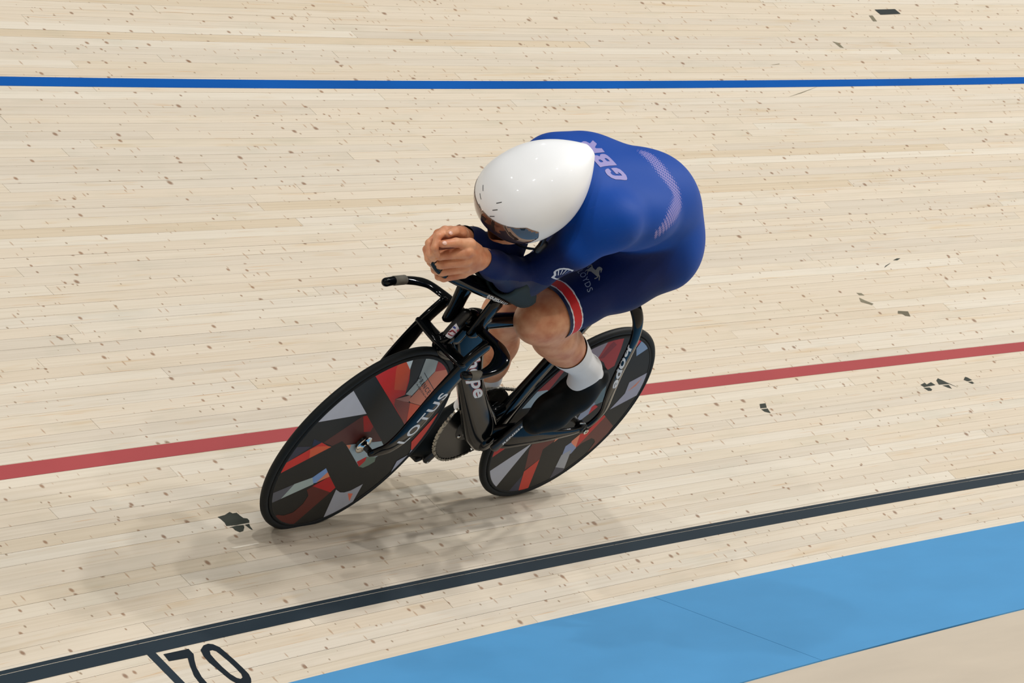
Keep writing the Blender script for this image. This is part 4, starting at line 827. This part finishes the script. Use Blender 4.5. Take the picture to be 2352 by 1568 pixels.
def body_mesh():
    P, F = B.mesh(0.0); P = relax(P, F, 2, 0.5)
    me = npmesh('person', P, F); bm = bmesh.new(); bm.from_mesh(me); bpy.data.meshes.remove(me)
    for sg in (1, -1):
        w_, e_ = Vector(WRI[sg]), Vector(ELB[sg]); n_ = (w_-e_).normalized()
        bisect(bm, w_-n_*0.03, n_, w_, 0.075)
    P2, F2 = Hn.mesh(0.0); P2 = relax(P2, F2, 1, 0.5)
    me2 = npmesh('hands', P2, F2); bm.from_mesh(me2); bpy.data.meshes.remove(me2); return bm
M_BODY = body_mesh()
person = obj('person', M_BODY, M_SKIN, matrix=BM)
tag(person, 'person in a blue skinsuit and white helmet crouched low on the bicycle, hands clasped', 'person')

# thumb nails
M_NAIL = mat('nail', (222, 178, 162), 0.25, spec=0.5)
for c_, d_ in (((1.2135, 0.0185, 1.0555), (1, -0.15, -0.2)), ((1.174, -0.005, 1.0675), (1, 0.15, -0.15))):
    d_ = Vector(d_).normalized(); n_ = Vector((0.25, 0.40, 0.88)); n_ = (n_-d_*n_.dot(d_)).normalized(); s_ = d_.cross(n_)
    bm = bmesh.new(); bmesh.ops.create_uvsphere(bm, u_segments=16, v_segments=10, radius=1.0)
    for v in bm.verts: v.co = Vector(c_)+d_*v.co.x*0.0078+s_*v.co.y*0.0058+n_*v.co.z*0.0022
    obj('thumbnail', bm, M_NAIL, person)

# ---- skinsuit
def suit_mesh():
    P, F = SUIT.mesh(0.0042); P = relax(P, F, 2, 0.5)
    me = npmesh('skinsuit', P, F); bm = bmesh.new(); bm.from_mesh(me); bpy.data.meshes.remove(me)
    for sg in (1, -1):
        w_, e_ = Vector(WRI[sg]), Vector(ELB[sg]); n_ = (w_-e_).normalized()
        bisect(bm, w_+n_*0.004, n_, w_, 0.085)
        h_, k_ = Vector(HIP[sg]), Vector(KNEE[sg]); n_ = (k_-h_).normalized(); n_ = (n_+Vector((0.0, 0.0, 0.10))).normalized()
        for q, c_ in ((0.900, 'outer'), (0.875, None), (0.866, None), (0.808, None), (0.799, None)):
            c0 = h_.lerp(k_, q); bisect(bm, c0, n_, c0, 0.125, c_)
    bisect(bm, (0.905, 0, 1.180), (0.8, 0, -0.35), (0.915, 0, 1.17), 0.10)
    return bm
def hem_t(c, sg):
    h_, k_ = Vector(HIP[sg]), Vector(KNEE[sg]); L_ = (k_-h_).length; d = (k_-h_)/L_; n_ = (d+Vector((0, 0, 0.10))).normalized()
    return (c-h_).dot(n_)/(L_*d.dot(n_))
def suit_material():
    m = bpy.data.materials.new('skinsuit_fabric'); m.use_nodes = True; nt = m.node_tree; n = nt.nodes; L = nt.links.new; b = n['Principled BSDF']
    b.inputs['Roughness'].default_value = 0.6; b.inputs['Sheen Weight'].default_value = 0.03; b.inputs['Specular IOR Level'].default_value = 0.18
    a1 = n.new('ShaderNodeAttribute'); a1.attribute_name = 'navy'; a2 = n.new('ShaderNodeAttribute'); a2.attribute_name = 'dots'
    mx = n.new('ShaderNodeMix'); mx.data_type = 'RGBA'; L(a1.outputs['Fac'], mx.inputs['Factor'])
    A = [i for i in mx.inputs if i.name == 'A' and i.type == 'RGBA'][0]; Bq = [i for i in mx.inputs if i.name == 'B' and i.type == 'RGBA'][0]
    A.default_value = lin((0, 66, 156)); Bq.default_value = lin((2, 27, 84)); o1 = [o for o in mx.outputs if o.type == 'RGBA'][0]
    # halftone print: rows of small diamonds that swell towards the middle of the band
    tc = n.new('ShaderNodeTexCoord'); mp = n.new('ShaderNodeMapping'); mp.inputs['Rotation'].default_value = (0.5, 0.35, 0.6); L(tc.outputs['Object'], mp.inputs[0])
    sx = n.new('ShaderNodeSeparateXYZ'); L(mp.outputs[0], sx.inputs[0])
    def tri(sock, period):
        q = n.new('ShaderNodeMath'); q.operation = 'PINGPONG'; L(sock, q.inputs[0]); q.inputs[1].default_value = period/2
        q2 = n.new('ShaderNodeMath'); q2.operation = 'DIVIDE'; L(q.outputs[0], q2.inputs[0]); q2.inputs[1].default_value = period/2; return q2.outputs[0]
    s1 = tri(sx.outputs[0], 0.0078); s2 = tri(sx.outputs[1], 0.0110)
    ad = n.new('ShaderNodeMath'); ad.operation = 'ADD'; L(s1, ad.inputs[0]); L(s2, ad.inputs[1])
    hf = n.new('ShaderNodeMath'); hf.operation = 'MULTIPLY'; L(ad.outputs[0], hf.inputs[0]); hf.inputs[1].default_value = 0.5
    lt = n.new('ShaderNodeMath'); lt.operation = 'SUBTRACT'; L(a2.outputs['Fac'], lt.inputs[0]); L(hf.outputs[0], lt.inputs[1])
    mr = n.new('ShaderNodeMapRange'); L(lt.outputs[0], mr.inputs[0]); mr.inputs[1].default_value = -0.03; mr.inputs[2].default_value = 0.03; mr.inputs[4].default_value = 0.85
    mx2 = n.new('ShaderNodeMix'); mx2.data_type = 'RGBA'; L(mr.outputs[0], mx2.inputs['Factor'])
    A = [i for i in mx2.inputs if i.name == 'A' and i.type == 'RGBA'][0]; Bq = [i for i in mx2.inputs if i.name == 'B' and i.type == 'RGBA'][0]
    L(o1, A); Bq.default_value = lin((142, 134, 190)); L([o for o in mx2.outputs if o.type == 'RGBA'][0], b.inputs['Base Color'])
    t = n.new('ShaderNodeTexNoise'); t.inputs['Scale'].default_value = 1100; L(tc.outputs['Object'], t.inputs['Vector'])
    bp = n.new('ShaderNodeBump'); bp.inputs['Strength'].default_value = 0.35; bp.inputs['Distance'].default_value = 0.0008; L(t.outputs[0], bp.inputs['Height']); L(bp.outputs[0], b.inputs['Normal'])
    return m
M_SUIT = suit_material(); M_HEMW = mat('hem_white', (225, 228, 236), 0.6); M_HEMR = mat('hem_red', (214, 36, 40), 0.6); M_HEMN = mat('hem_navy', (8, 26, 70), 0.6)
suit = obj('skinsuit', suit_mesh(), M_SUIT, person)
for m_ in (M_HEMW, M_HEMR, M_HEMN): suit.data.materials.append(m_)
def smooth(x, a, b):
    t = np.clip((x-a)/(b-a), 0, 1); return t*t*(3-2*t)
def paint_suit():
    me = suit.data; n = len(me.vertices); P = np.empty(n*3, np.float32); me.vertices.foreach_get('co', P); P = P.reshape(-1, 3)
    navy = np.zeros(n)
    for sg in (1, -1):
        h_, k_ = np.array(HIP[sg]), np.array(KNEE[sg]); d = k_-h_; t = ((P-h_)@d)/(d@d); dist = np.linalg.norm(P-(h_+np.clip(t, 0, 1)[:, None]*d), axis=1)
        navy = np.maximum(navy, smooth(t, -0.15, 0.2)*smooth(-dist, -0.14, -0.115))
        s_, e_ = np.array(SHO[sg]), np.array(ELB[sg]); d = e_-s_; t = ((P-s_)@d)/(d@d); dist = np.linalg.norm(P-(s_+np.clip(t, 0, 1)[:, None]*d), axis=1)
        navy = np.maximum(navy, smooth(t, 0.30, 0.50)*smooth(-dist, -0.10, -0.07))
        w_ = np.array(WRI[sg]); d = w_-e_; t = ((P-e_)@d)/(d@d); dist = np.linalg.norm(P-(e_+np.clip(t, 0, 1)[:, None]*d), axis=1)
        navy = np.maximum(navy, smooth(-dist, -0.075, -0.06))
    a = me.attributes.new('navy', 'FLOAT', 'POINT'); a.data.foreach_set('value', navy.astype(np.float32))
    dots = np.zeros(n)
    K = np.array(DOTS)
    best = np.full(n, 9.0); par = np.zeros(n)
    for i in range(len(K)-1):
        p, q = K[i, :3], K[i+1, :3]; d = q-p; t = np.clip(((P-p)@d)/(d@d), 0, 1); dd = np.linalg.norm(P-(p+t[:, None]*d), axis=1)/(K[i, 3]+(K[i+1, 3]-K[i, 3])*t)
        best = np.minimum(best, dd)
    dots = np.clip(1.15*(1.0-best/1.45), 0, 0.60)
    a = me.attributes.new('dots', 'FLOAT', 'POINT'); a.data.foreach_set('value', dots.astype(np.float32))
    for f in me.polygons:
        c = f.center
        for sg in (1, -1):
            if c.z < 0.97 and c.x > 0.42 and (c.y > 0) == (sg > 0):
                t = hem_t(c, sg)
                if t > 0.875: f.material_index = 3
                elif t > 0.866 or 0.799 < t <= 0.808: f.material_index = 1
                elif t > 0.808: f.material_index = 2
paint_suit()
for o_ in (suit, person):
    md = o_.modifiers.new('subsurf', 'SUBSURF'); md.levels = 1; md.render_levels = 1

# ---- socks and shoes
M_SOCK = mat('white_sock', (228, 230, 232), 0.8, bump=0.35, bscale=600, sheen=0.2); M_SHOE = mat('black_shoe', (5, 11, 13), 0.55, bump=0.15, bscale=800, spec=0.15); M_SOLE = mat('carbon_sole', (14, 14, 15), 0.3)
def feet():
    for sg, P_ in ((1, PL), (-1, PR)):
        a_, k_ = Vector(ANK[sg]), Vector(KNEE[sg]); up = (k_-a_).normalized()
        if sg > 0: heel = Vector((0.208, 0.115, 0.580)); ball = Vector((0.325, 0.115, 0.462)); toe = Vector((0.378, 0.115, 0.428))
        else: heel = Vector((0.262, -0.114, 0.238)); ball = Vector((0.425, -0.116, 0.155)); toe = Vector((0.492, -0.116, 0.140))
        fdir = (toe-heel).normalized(); fup = Vector((-fdir.z, 0, fdir.x)); lo = np.minimum.reduce([heel, toe, a_])-0.09; hi = np.maximum.reduce([heel, toe, a_+up*0.22])+0.09
        K = Field(lo, hi, 0.0045)
        K.chain([tuple(a_+up*(0.19 if sg > 0 else 0.25))+(0.058,), tuple(a_+up*0.145)+(0.052,), tuple(a_+up*0.10)+(0.0450,), tuple(a_+up*0.05)+(0.0385,), tuple(a_)+(0.0370,)], 0.02)
        K.cap(a_, heel+fup*0.022, 0.035, 0.030, 0.02); K.cap(a_, (heel.lerp(ball, 0.55)+fup*0.03), 0.036, 0.030, 0.03)
        P, F = K.mesh(0); P = relax(P, F, 2); me = npmesh('sock', P, F); bm = bmesh.new(); bm.from_mesh(me); bpy.data.meshes.remove(me)
        ct = a_+up*(0.158 if sg > 0 else 0.215); bisect(bm, ct, up, ct, 0.09)
        o = obj('sock', bm, M_SOCK, person, label='ribbed white sock'); o.modifiers.new('s', 'SUBSURF').levels = 1
        Q = Field(lo, hi, 0.0045)
        Q.chain([tuple(heel+fup*0.024)+(0.0390,), tuple(heel.lerp(ball, 0.45)+fup*0.014)+(0.0480,), tuple(ball+fup*0.014)+(0.0480,), tuple(toe+fup*0.010)+(0.033,)], 0.03)
        Q.cap(heel.lerp(ball, 0.30)+fup*0.04, ball+fup*0.02, 0.037, 0.030, 0.03)
        Q.cap(a_-up*0.002, heel.lerp(ball, 0.3)+fup*0.02, 0.0435, 0.040, 0.02)
        P, F = Q.mesh(0); P = relax(P, F, 2); me = npmesh('shoe', P, F); bm = bmesh.new(); bm.from_mesh(me); bpy.data.meshes.remove(me)
        cut = a_+up*(0.000 if sg > 0 else 0.012)
        bisect(bm, cut, (up+fup*0.25-fdir*0.15), cut+up*0.04, 0.075)
        s = obj('shoe', bm, M_SHOE, person, label='smooth black covered cycling shoe'); s.modifiers.new('s', 'SUBSURF').levels = 1
        obj('sole', sweep_bm([tuple(heel-fup*0.012)+(0.026, 0.006), tuple(heel.lerp(ball, 0.5)-fup*0.012)+(0.025, 0.005), tuple(ball-fup*0.026)+(0.036, 0.005), tuple(toe-fup*0.020)+(0.024, 0.005)]), M_SOLE, s)
        obj('cleat', box_bm(ball-fup*0.034, fdir*0.030, (0, 0.018, 0), fup*0.005, 0.003), M_SATIN, s)
feet()

# ---- helmet
hm = empty('helmet', person); hm['label'] = 'long pointed glossy white aero helmet with a mirrored visor'
HC = Vector((0.940, 0, 1.195)); HB = Vector((0, 1, 0))
def helm_pt(t, a, grow=0.0):
    """t along the shell from tail (-1) to brow (1), a round it: 0 crown, +-90 deg sides"""
    Lb, Lf = 0.200, 0.144
    x = t*(Lf if t > 0 else Lb)
    if t >= 0: prof = math.sqrt(max(0, 1-t**2.4))
    else: prof = 1-0.82*abs(t)**2.2
    wdt = (0.123+grow)*prof; up_ = (0.110+grow)*prof; lo_ = (0.118+grow)*prof
    ca, sa = math.cos(a), math.sin(a); e = 2.25
    y = wdt*math.copysign(abs(sa)**(2/e), sa); z = (up_ if ca > 0 else lo_)*math.copysign(abs(ca)**(2/e), ca)
    lift = 0.018*max(0, -t)**2
    return HC-HB*(0.010*(1+0.6*t))+HA*(x+(grow if t > 0 else -grow)*abs(t))+HB*y+HN*(z*1.0+lift-0.004)
def helm_shell(name, m, tr, ar, grow=0.0, nt=48, na=64, label=None, thick=0.004):
    V = []; 
    for i in range(nt+1):
        t = tr[0]+(tr[1]-tr[0])*i/nt; t = math.sin(t*math.pi/2) if abs(t) <= 1 else t
        for j in range(na+1): V.append(helm_pt(max(-1, min(1, t)), ar[0]+(ar[1]-ar[0])*j/na, grow))
    F = [(i*(na+1)+j, i*(na+1)+j+1, (i+1)*(na+1)+j+1, (i+1)*(na+1)+j) for i in range(nt) for j in range(na)]
    return V, F
M_HELM = mat('white_gloss_shell', (243, 246, 249), 0.42, coat=0.22, spec=0.3)
def visor_mat():
    m = mat('mirrored_visor', (128, 104, 94), 0.05, metal=0.75, coat=0.5); return m
M_VIS = visor_mat(); M_SLOT = mat('vent_slot_black', (22, 22, 26), 0.6)
# shell: keep what lies above the brim plane, leave the window for the visor
def build_helmet():
    V, F = helm_shell('helmet', M_HELM, (-1, 1), (-math.pi, math.pi), nt=72, na=96)
    bm = bmesh.new(); vs = [bm.verts.new(v) for v in V]
    for f in F:
        try: bm.faces.new([vs[i] for i in f])
        except ValueError: pass
    bmesh.ops.remove_doubles(bm, verts=bm.verts, dist=1e-5)
    def split(co, no):   # split by plane, return side test
        bmesh.ops.bisect_plane(bm, geom=bm.verts[:]+bm.edges[:]+bm.faces[:], plane_co=co, plane_no=no)
    brim_co = HC-HN*0.066; brim_no = (-HN-HA*0.10).normalized()
    w1c, w1n = HC+HN*0.024, -HN                       # brow edge of the window
    w2c, w2n = HC+HA*0.058, HA.copy()                  # its rear end, rounded off by two oblique cuts
    w3c, w3n = HC+HA*0.070+HN*0.010, (HA-HN).normalized()
    w4c, w4n = HC+HA*0.066-HN*0.040, (HA+HN*0.9).normalized()
    split(brim_co, brim_no)
    for c_, n_ in ((w1c, w1n), (w2c, w2n), (w3c, w3n), (w4c, w4n)): split(c_, n_)
    shell, visor = [], []
    for f in bm.faces:
        c = f.calc_center_median()
        if all((c-c_).dot(n_) > 0 for c_, n_ in ((w1c, w1n), (w2c, w2n), (w3c, w3n), (w4c, w4n))):
            if (c-HC).dot(HN) > -0.080: visor.append(f)
        elif (c-brim_co).dot(brim_no) < 0: shell.append(f)
    def sub(faces, name, m, push=0.0, label=None, parent=hm):
        b2 = bmesh.new(); mp = {}
        for f in faces:
            q = []
            for v in f.verts:
                if v not in mp: mp[v] = b2.verts.new(v.co)
                q.append(mp[v])
            b2.faces.new(q)
        bmesh.ops.recalc_face_normals(b2, faces=b2.faces)
        # outward
        s_ = sum(1 if (f.calc_center_median()-HC).dot(f.normal) > 0 else -1 for f in b2.faces)
        if s_ < 0: bmesh.ops.reverse_faces(b2, faces=b2.faces)
        b2.normal_update()
        if push:
            for v in b2.verts: v.co += v.normal*push
        o = obj(name, b2, m, parent, label=label); so = o.modifiers.new('thick', 'SOLIDIFY'); so.thickness = 0.0035; so.offset = -1; return o
    sh = sub(shell, 'shell', M_HELM); vi = sub(visor, 'visor', M_VIS, 0.0010, 'brown mirrored visor')
    bm.free(); return sh, vi
shell, visor = build_helmet()
HB_ = bvh(shell)
for pts in SLOTS:
    a, b = Vector(pts[0]), Vector(pts[1]); d = (b-a).normalized(); hit = HB_.find_nearest((a+b)/2); nn = hit[1] if hit[1].dot(hit[0]-HC) > 0 else -hit[1]; sd2 = d.cross(nn).normalized()
    bm = bmesh.new(); vs = [bm.verts.new(p) for p in (a-sd2*0.001, b-sd2*0.001, b+sd2*0.001, a+sd2*0.001)]; bm.faces.new(vs)
    press('vent_slot', bm, nn, M_SLOT, hm, HB_, 0.0006, maxlen=0.006)
M_TABS = mat('visor_tab_black', (14, 26, 34), 0.3)
VB = bvh(visor)
for loop in TABS:
    L3 = [Vector(p) for p in loop]; c = sum(L3, Vector())/len(L3); nn = (c-HC).normalized(); bm = bmesh.new(); bm.faces.new([bm.verts.new(p) for p in L3]); press('visor_magnet', bm, nn, M_TABS, hm, VB, 0.0008, maxlen=0.008)
# ear pad / strap below the shell's rear edge
obj('strap_buckle', sweep_bm([(0.862, 0.072, 1.085, 0.009, 0.016), (0.868, 0.070, 1.060, 0.008, 0.014)], e=2.5), M_SATIN, hm)
obj('chin_strap', sweep_bm([(0.90, 0.082, 1.13, 0.002, 0.008), (0.870, 0.072, 1.072, 0.002, 0.008), (0.88, 0.04, 1.045, 0.002, 0.008), (0.885, 0, 1.035, 0.002, 0.008), (0.88, -0.04, 1.045, 0.002, 0.008), (0.870, -0.072, 1.072, 0.002, 0.008), (0.90, -0.082, 1.13, 0.002, 0.008)]), M_SATIN, hm)
# ------------------------------------------------------------------ lettering and marks
def pressed_polygon(name, keys, m, parent, target, lift=0.0009, label=None, up=None):
    loops = [[Vector(p) for p in PRINTS[k]] for k in keys]; P_ = loops[0]
    c = sum(P_, Vector())/len(P_)
    nn = Vector()
    for i in range(len(P_)): nn += (P_[i]-c).cross(P_[(i+1) % len(P_)]-c)
    nn.normalize()
    hint = Vector(up or (0.55, 0.55, 0.6))
    if nn.dot(hint) < 0: nn = -nn
    a = nn.orthogonal().normalized(); b = nn.cross(a)
    V, F = poly_fill([[((p-c).dot(a), (p-c).dot(b)) for p in lp] for lp in loops], 0.008)
    me = mesh_from(name, [c+a*x+b*y for x, y in V], F); bm = bmesh.new(); bm.from_mesh(me); bpy.data.meshes.remove(me)
    return press(name, bm, nn, m, parent, target, lift, label)
def evald(o):
    dg = bpy.context.evaluated_depsgraph_get(); me = o.evaluated_get(dg).to_mesh()
    t = BVHTree.FromPolygons([v.co.copy() for v in me.vertices], [list(p.vertices) for p in me.polygons]); o.evaluated_get(dg).to_mesh_clear(); return t
bpy.context.view_layer.update()
# ---- END-RC
TS = evald(suit)
def near_thigh(o):
    dg = bpy.context.evaluated_depsgraph_get(); me = o.evaluated_get(dg).to_mesh(); h_, k_ = Vector(HIP[1]), Vector(KNEE[1]); d = (k_-h_).normalized(); L_ = (k_-h_).length; F = []
    for p in me.polygons:
        t = (p.center-h_).dot(d)
        if 0.2*L_ < t < 1.05*L_ and (p.center-h_-d*t).length < 0.112 and p.center.z < 1.06: F.append(list(p.vertices))
    t = BVHTree.FromPolygons([v.co.copy() for v in me.vertices], F); o.evaluated_get(dg).to_mesh_clear(); return t
TH = near_thigh(suit)
M_LAV = mat('lavender_print', (142, 136, 192), 0.6); M_LWH = mat('pale_print', (214, 222, 236), 0.6); M_HORSE = mat('grey_print', (150, 156, 150), 0.6); M_RAY = mat('ray_print', (110, 140, 196), 0.6); M_LL = mat('blue_grey_print', (140, 158, 186), 0.6)
pressed_polygon('printed_letter', ['G_out'], M_LAV, suit, TS, label='lavender letter G')
pressed_polygon('printed_letter', ['B_out', 'B_in1', 'B_in2'], M_LAV, suit, TS, label='lavender letter B')
pressed_polygon('printed_letter', ['R_out', 'R_in'], M_LAV, suit, TS, label='lavender letter R')
pressed_polygon('printed_emblem', ['logo_out'], M_LWH, suit, TS, label='white fan shaped emblem outline')
for k in ('ray1', 'ray2', 'ray3', 'ray4'): pressed_polygon('printed_ray', [k], M_RAY if k == 'ray4' else M_LWH, suit, TS)
pressed_polygon('printed_horse', ['horse'], M_HORSE, suit, TH, label='grey rearing horse')
a_, b_, c_, d_ = [Vector(p) for p in PRINTS['lloyds']]
lettering('printed_word', 'LLOYDS', a_, b_-a_, ((c_-a_)+(d_-b_))/2, M_LL, suit, bold=0.0, space=1.12, target=TH, lift=0.0009, label='pale word running down the thigh')
# bicycle lettering
lg = legs[1]; TL = bvh(lg)
o_, x_, y_ = FRAMES['lotus']
lettering('printed_word', 'LOTUS', o_, x_, y_, M_WHITE, lg, bold=0.022, space=1.15, target=TL, lift=0.0006, pdir=(0.25, 0.95, 0.1))
TD = bvh(down); o_, x_, y_ = FRAMES['hope_down']
M_REDL = mat('red_print', (150, 40, 36), 0.5)
def shifted(o, k): return tuple(Vector(o)+Vector(k))
lettering('printed_word', 'hope', o_, x_, y_, M_REDL, down, bold=0.06, space=1.0, target=TD, lift=0.0005, pdir=(0, 1, 0), label='red outline of the word')
lettering('printed_word', 'hope', o_, x_, y_, M_WHITE, down, bold=0.028, space=1.0, target=TD, lift=0.0009, pdir=(0, 1, 0), label='white word')
st = stays['s', 1]; TT = bvh(st); o_, x_, y_ = FRAMES['hope_stay']
lettering('printed_word', 'hope', o_, x_, y_, M_WHITE, st, bold=0.025, space=1.0, target=TT, lift=0.0006, pdir=(0.3, 0.95, 0))
TC = bvh(crank_l); d_ = Vector((-0.397, 0.0, 0.918)); q_ = Vector((0.918, 0, 0.397))
o_ = Vector((0.385, 0.068, 0.283))+d_*0.026-q_*0.007
lettering('printed_word', 'RENISHAW', o_, d_*0.120, q_*0.0125, M_WHITE, crank_l, bold=0.03, space=1.05, shear=0.2, target=TC, lift=0.0006, pdir=(0, 1, 0))
TR = bvh(tray); o_, x_, y_ = FRAMES['ren_tray']
lettering('printed_word', 'RENISHAW', o_, x_, y_, M_WHITE, tray, bold=0.035, space=1.0, shear=0.3, target=TR, lift=0.0006, pdir=(0.2, 0.9, 0.35))
# shield on the steerer
TK = bvh(steer)
pressed_polygon('shield_badge', ['badge'], mat('badge_white', (222, 220, 226), 0.3), steer, TK, 0.0006, label='white shield badge with red and blue')
def badge_bit(pts, col, lift):
    B_ = [Vector(p) for p in PRINTS['badge']]; o = B_[0]; X = B_[8]-B_[0]; Y = B_[4]-B_[0]
    L3 = [o+X*x+Y*y for x, y in pts]; bm = bmesh.new(); bm.faces.new([bm.verts.new(p) for p in L3]); n_ = X.cross(Y).normalized()
    if n_.dot(Vector((0.8, 0.4, 0.4))) < 0: n_ = -n_
    press('badge_mark', bm, n_, mat('badge_mark', col, 0.3), steer, TK, lift, maxlen=0.004)
badge_bit([(0.22, 0.16), (0.75, 0.16), (0.85, 0.40), (0.45, 0.52), (0.18, 0.34)], (150, 44, 56), 0.0009)
badge_bit([(0.30, 0.24), (0.62, 0.22), (0.70, 0.36), (0.45, 0.42)], (226, 214, 220), 0.0011)
badge_bit([(0.20, 0.62), (0.52, 0.60), (0.55, 0.70), (0.25, 0.74)], (40, 60, 150), 0.0009)
badge_bit([(0.68, 0.52), (0.98, 0.46), (0.95, 0.62), (0.72, 0.66)], (200, 44, 50), 0.0009)

# maker's name and corner line on the front disc
def on_disc(wh, pts): return [Vector((x, 0.0135, z)) for x, z in pts]
_o, _x, _y = DISC_TXT
M_INK = mat('dark_ink', (34, 34, 36), 0.5)
V3d = lambda p: Vector((p[0], 0, p[1]))
lettering('printed_word', 'PRINCETON', V3d(_o)+Vector((0, 0.0135, 0)), V3d(_x), V3d(_y), M_INK, wf, bold=0.004, space=1.3)
lettering('printed_word', 'CARBONWORKS', V3d(_o)+Vector((0, 0.0135, 0))-V3d(_y)*0.75, V3d(_x), V3d(_y)*0.35, M_INK, wf, bold=0.0, space=1.4)
bm = bmesh.new(); a, b = V3d(DISC_LINE[0])+Vector((0, 0.0135, 0)), V3d(DISC_LINE[1])+Vector((0, 0.0135, 0)); n_ = (b-a).normalized().cross(Vector((0, 1, 0)))*0.0009
bm.faces.new([bm.verts.new(p) for p in (a-n_, b-n_, b+n_, a+n_)]); obj('printed_line', bm, M_INK, wf, smooth=False)
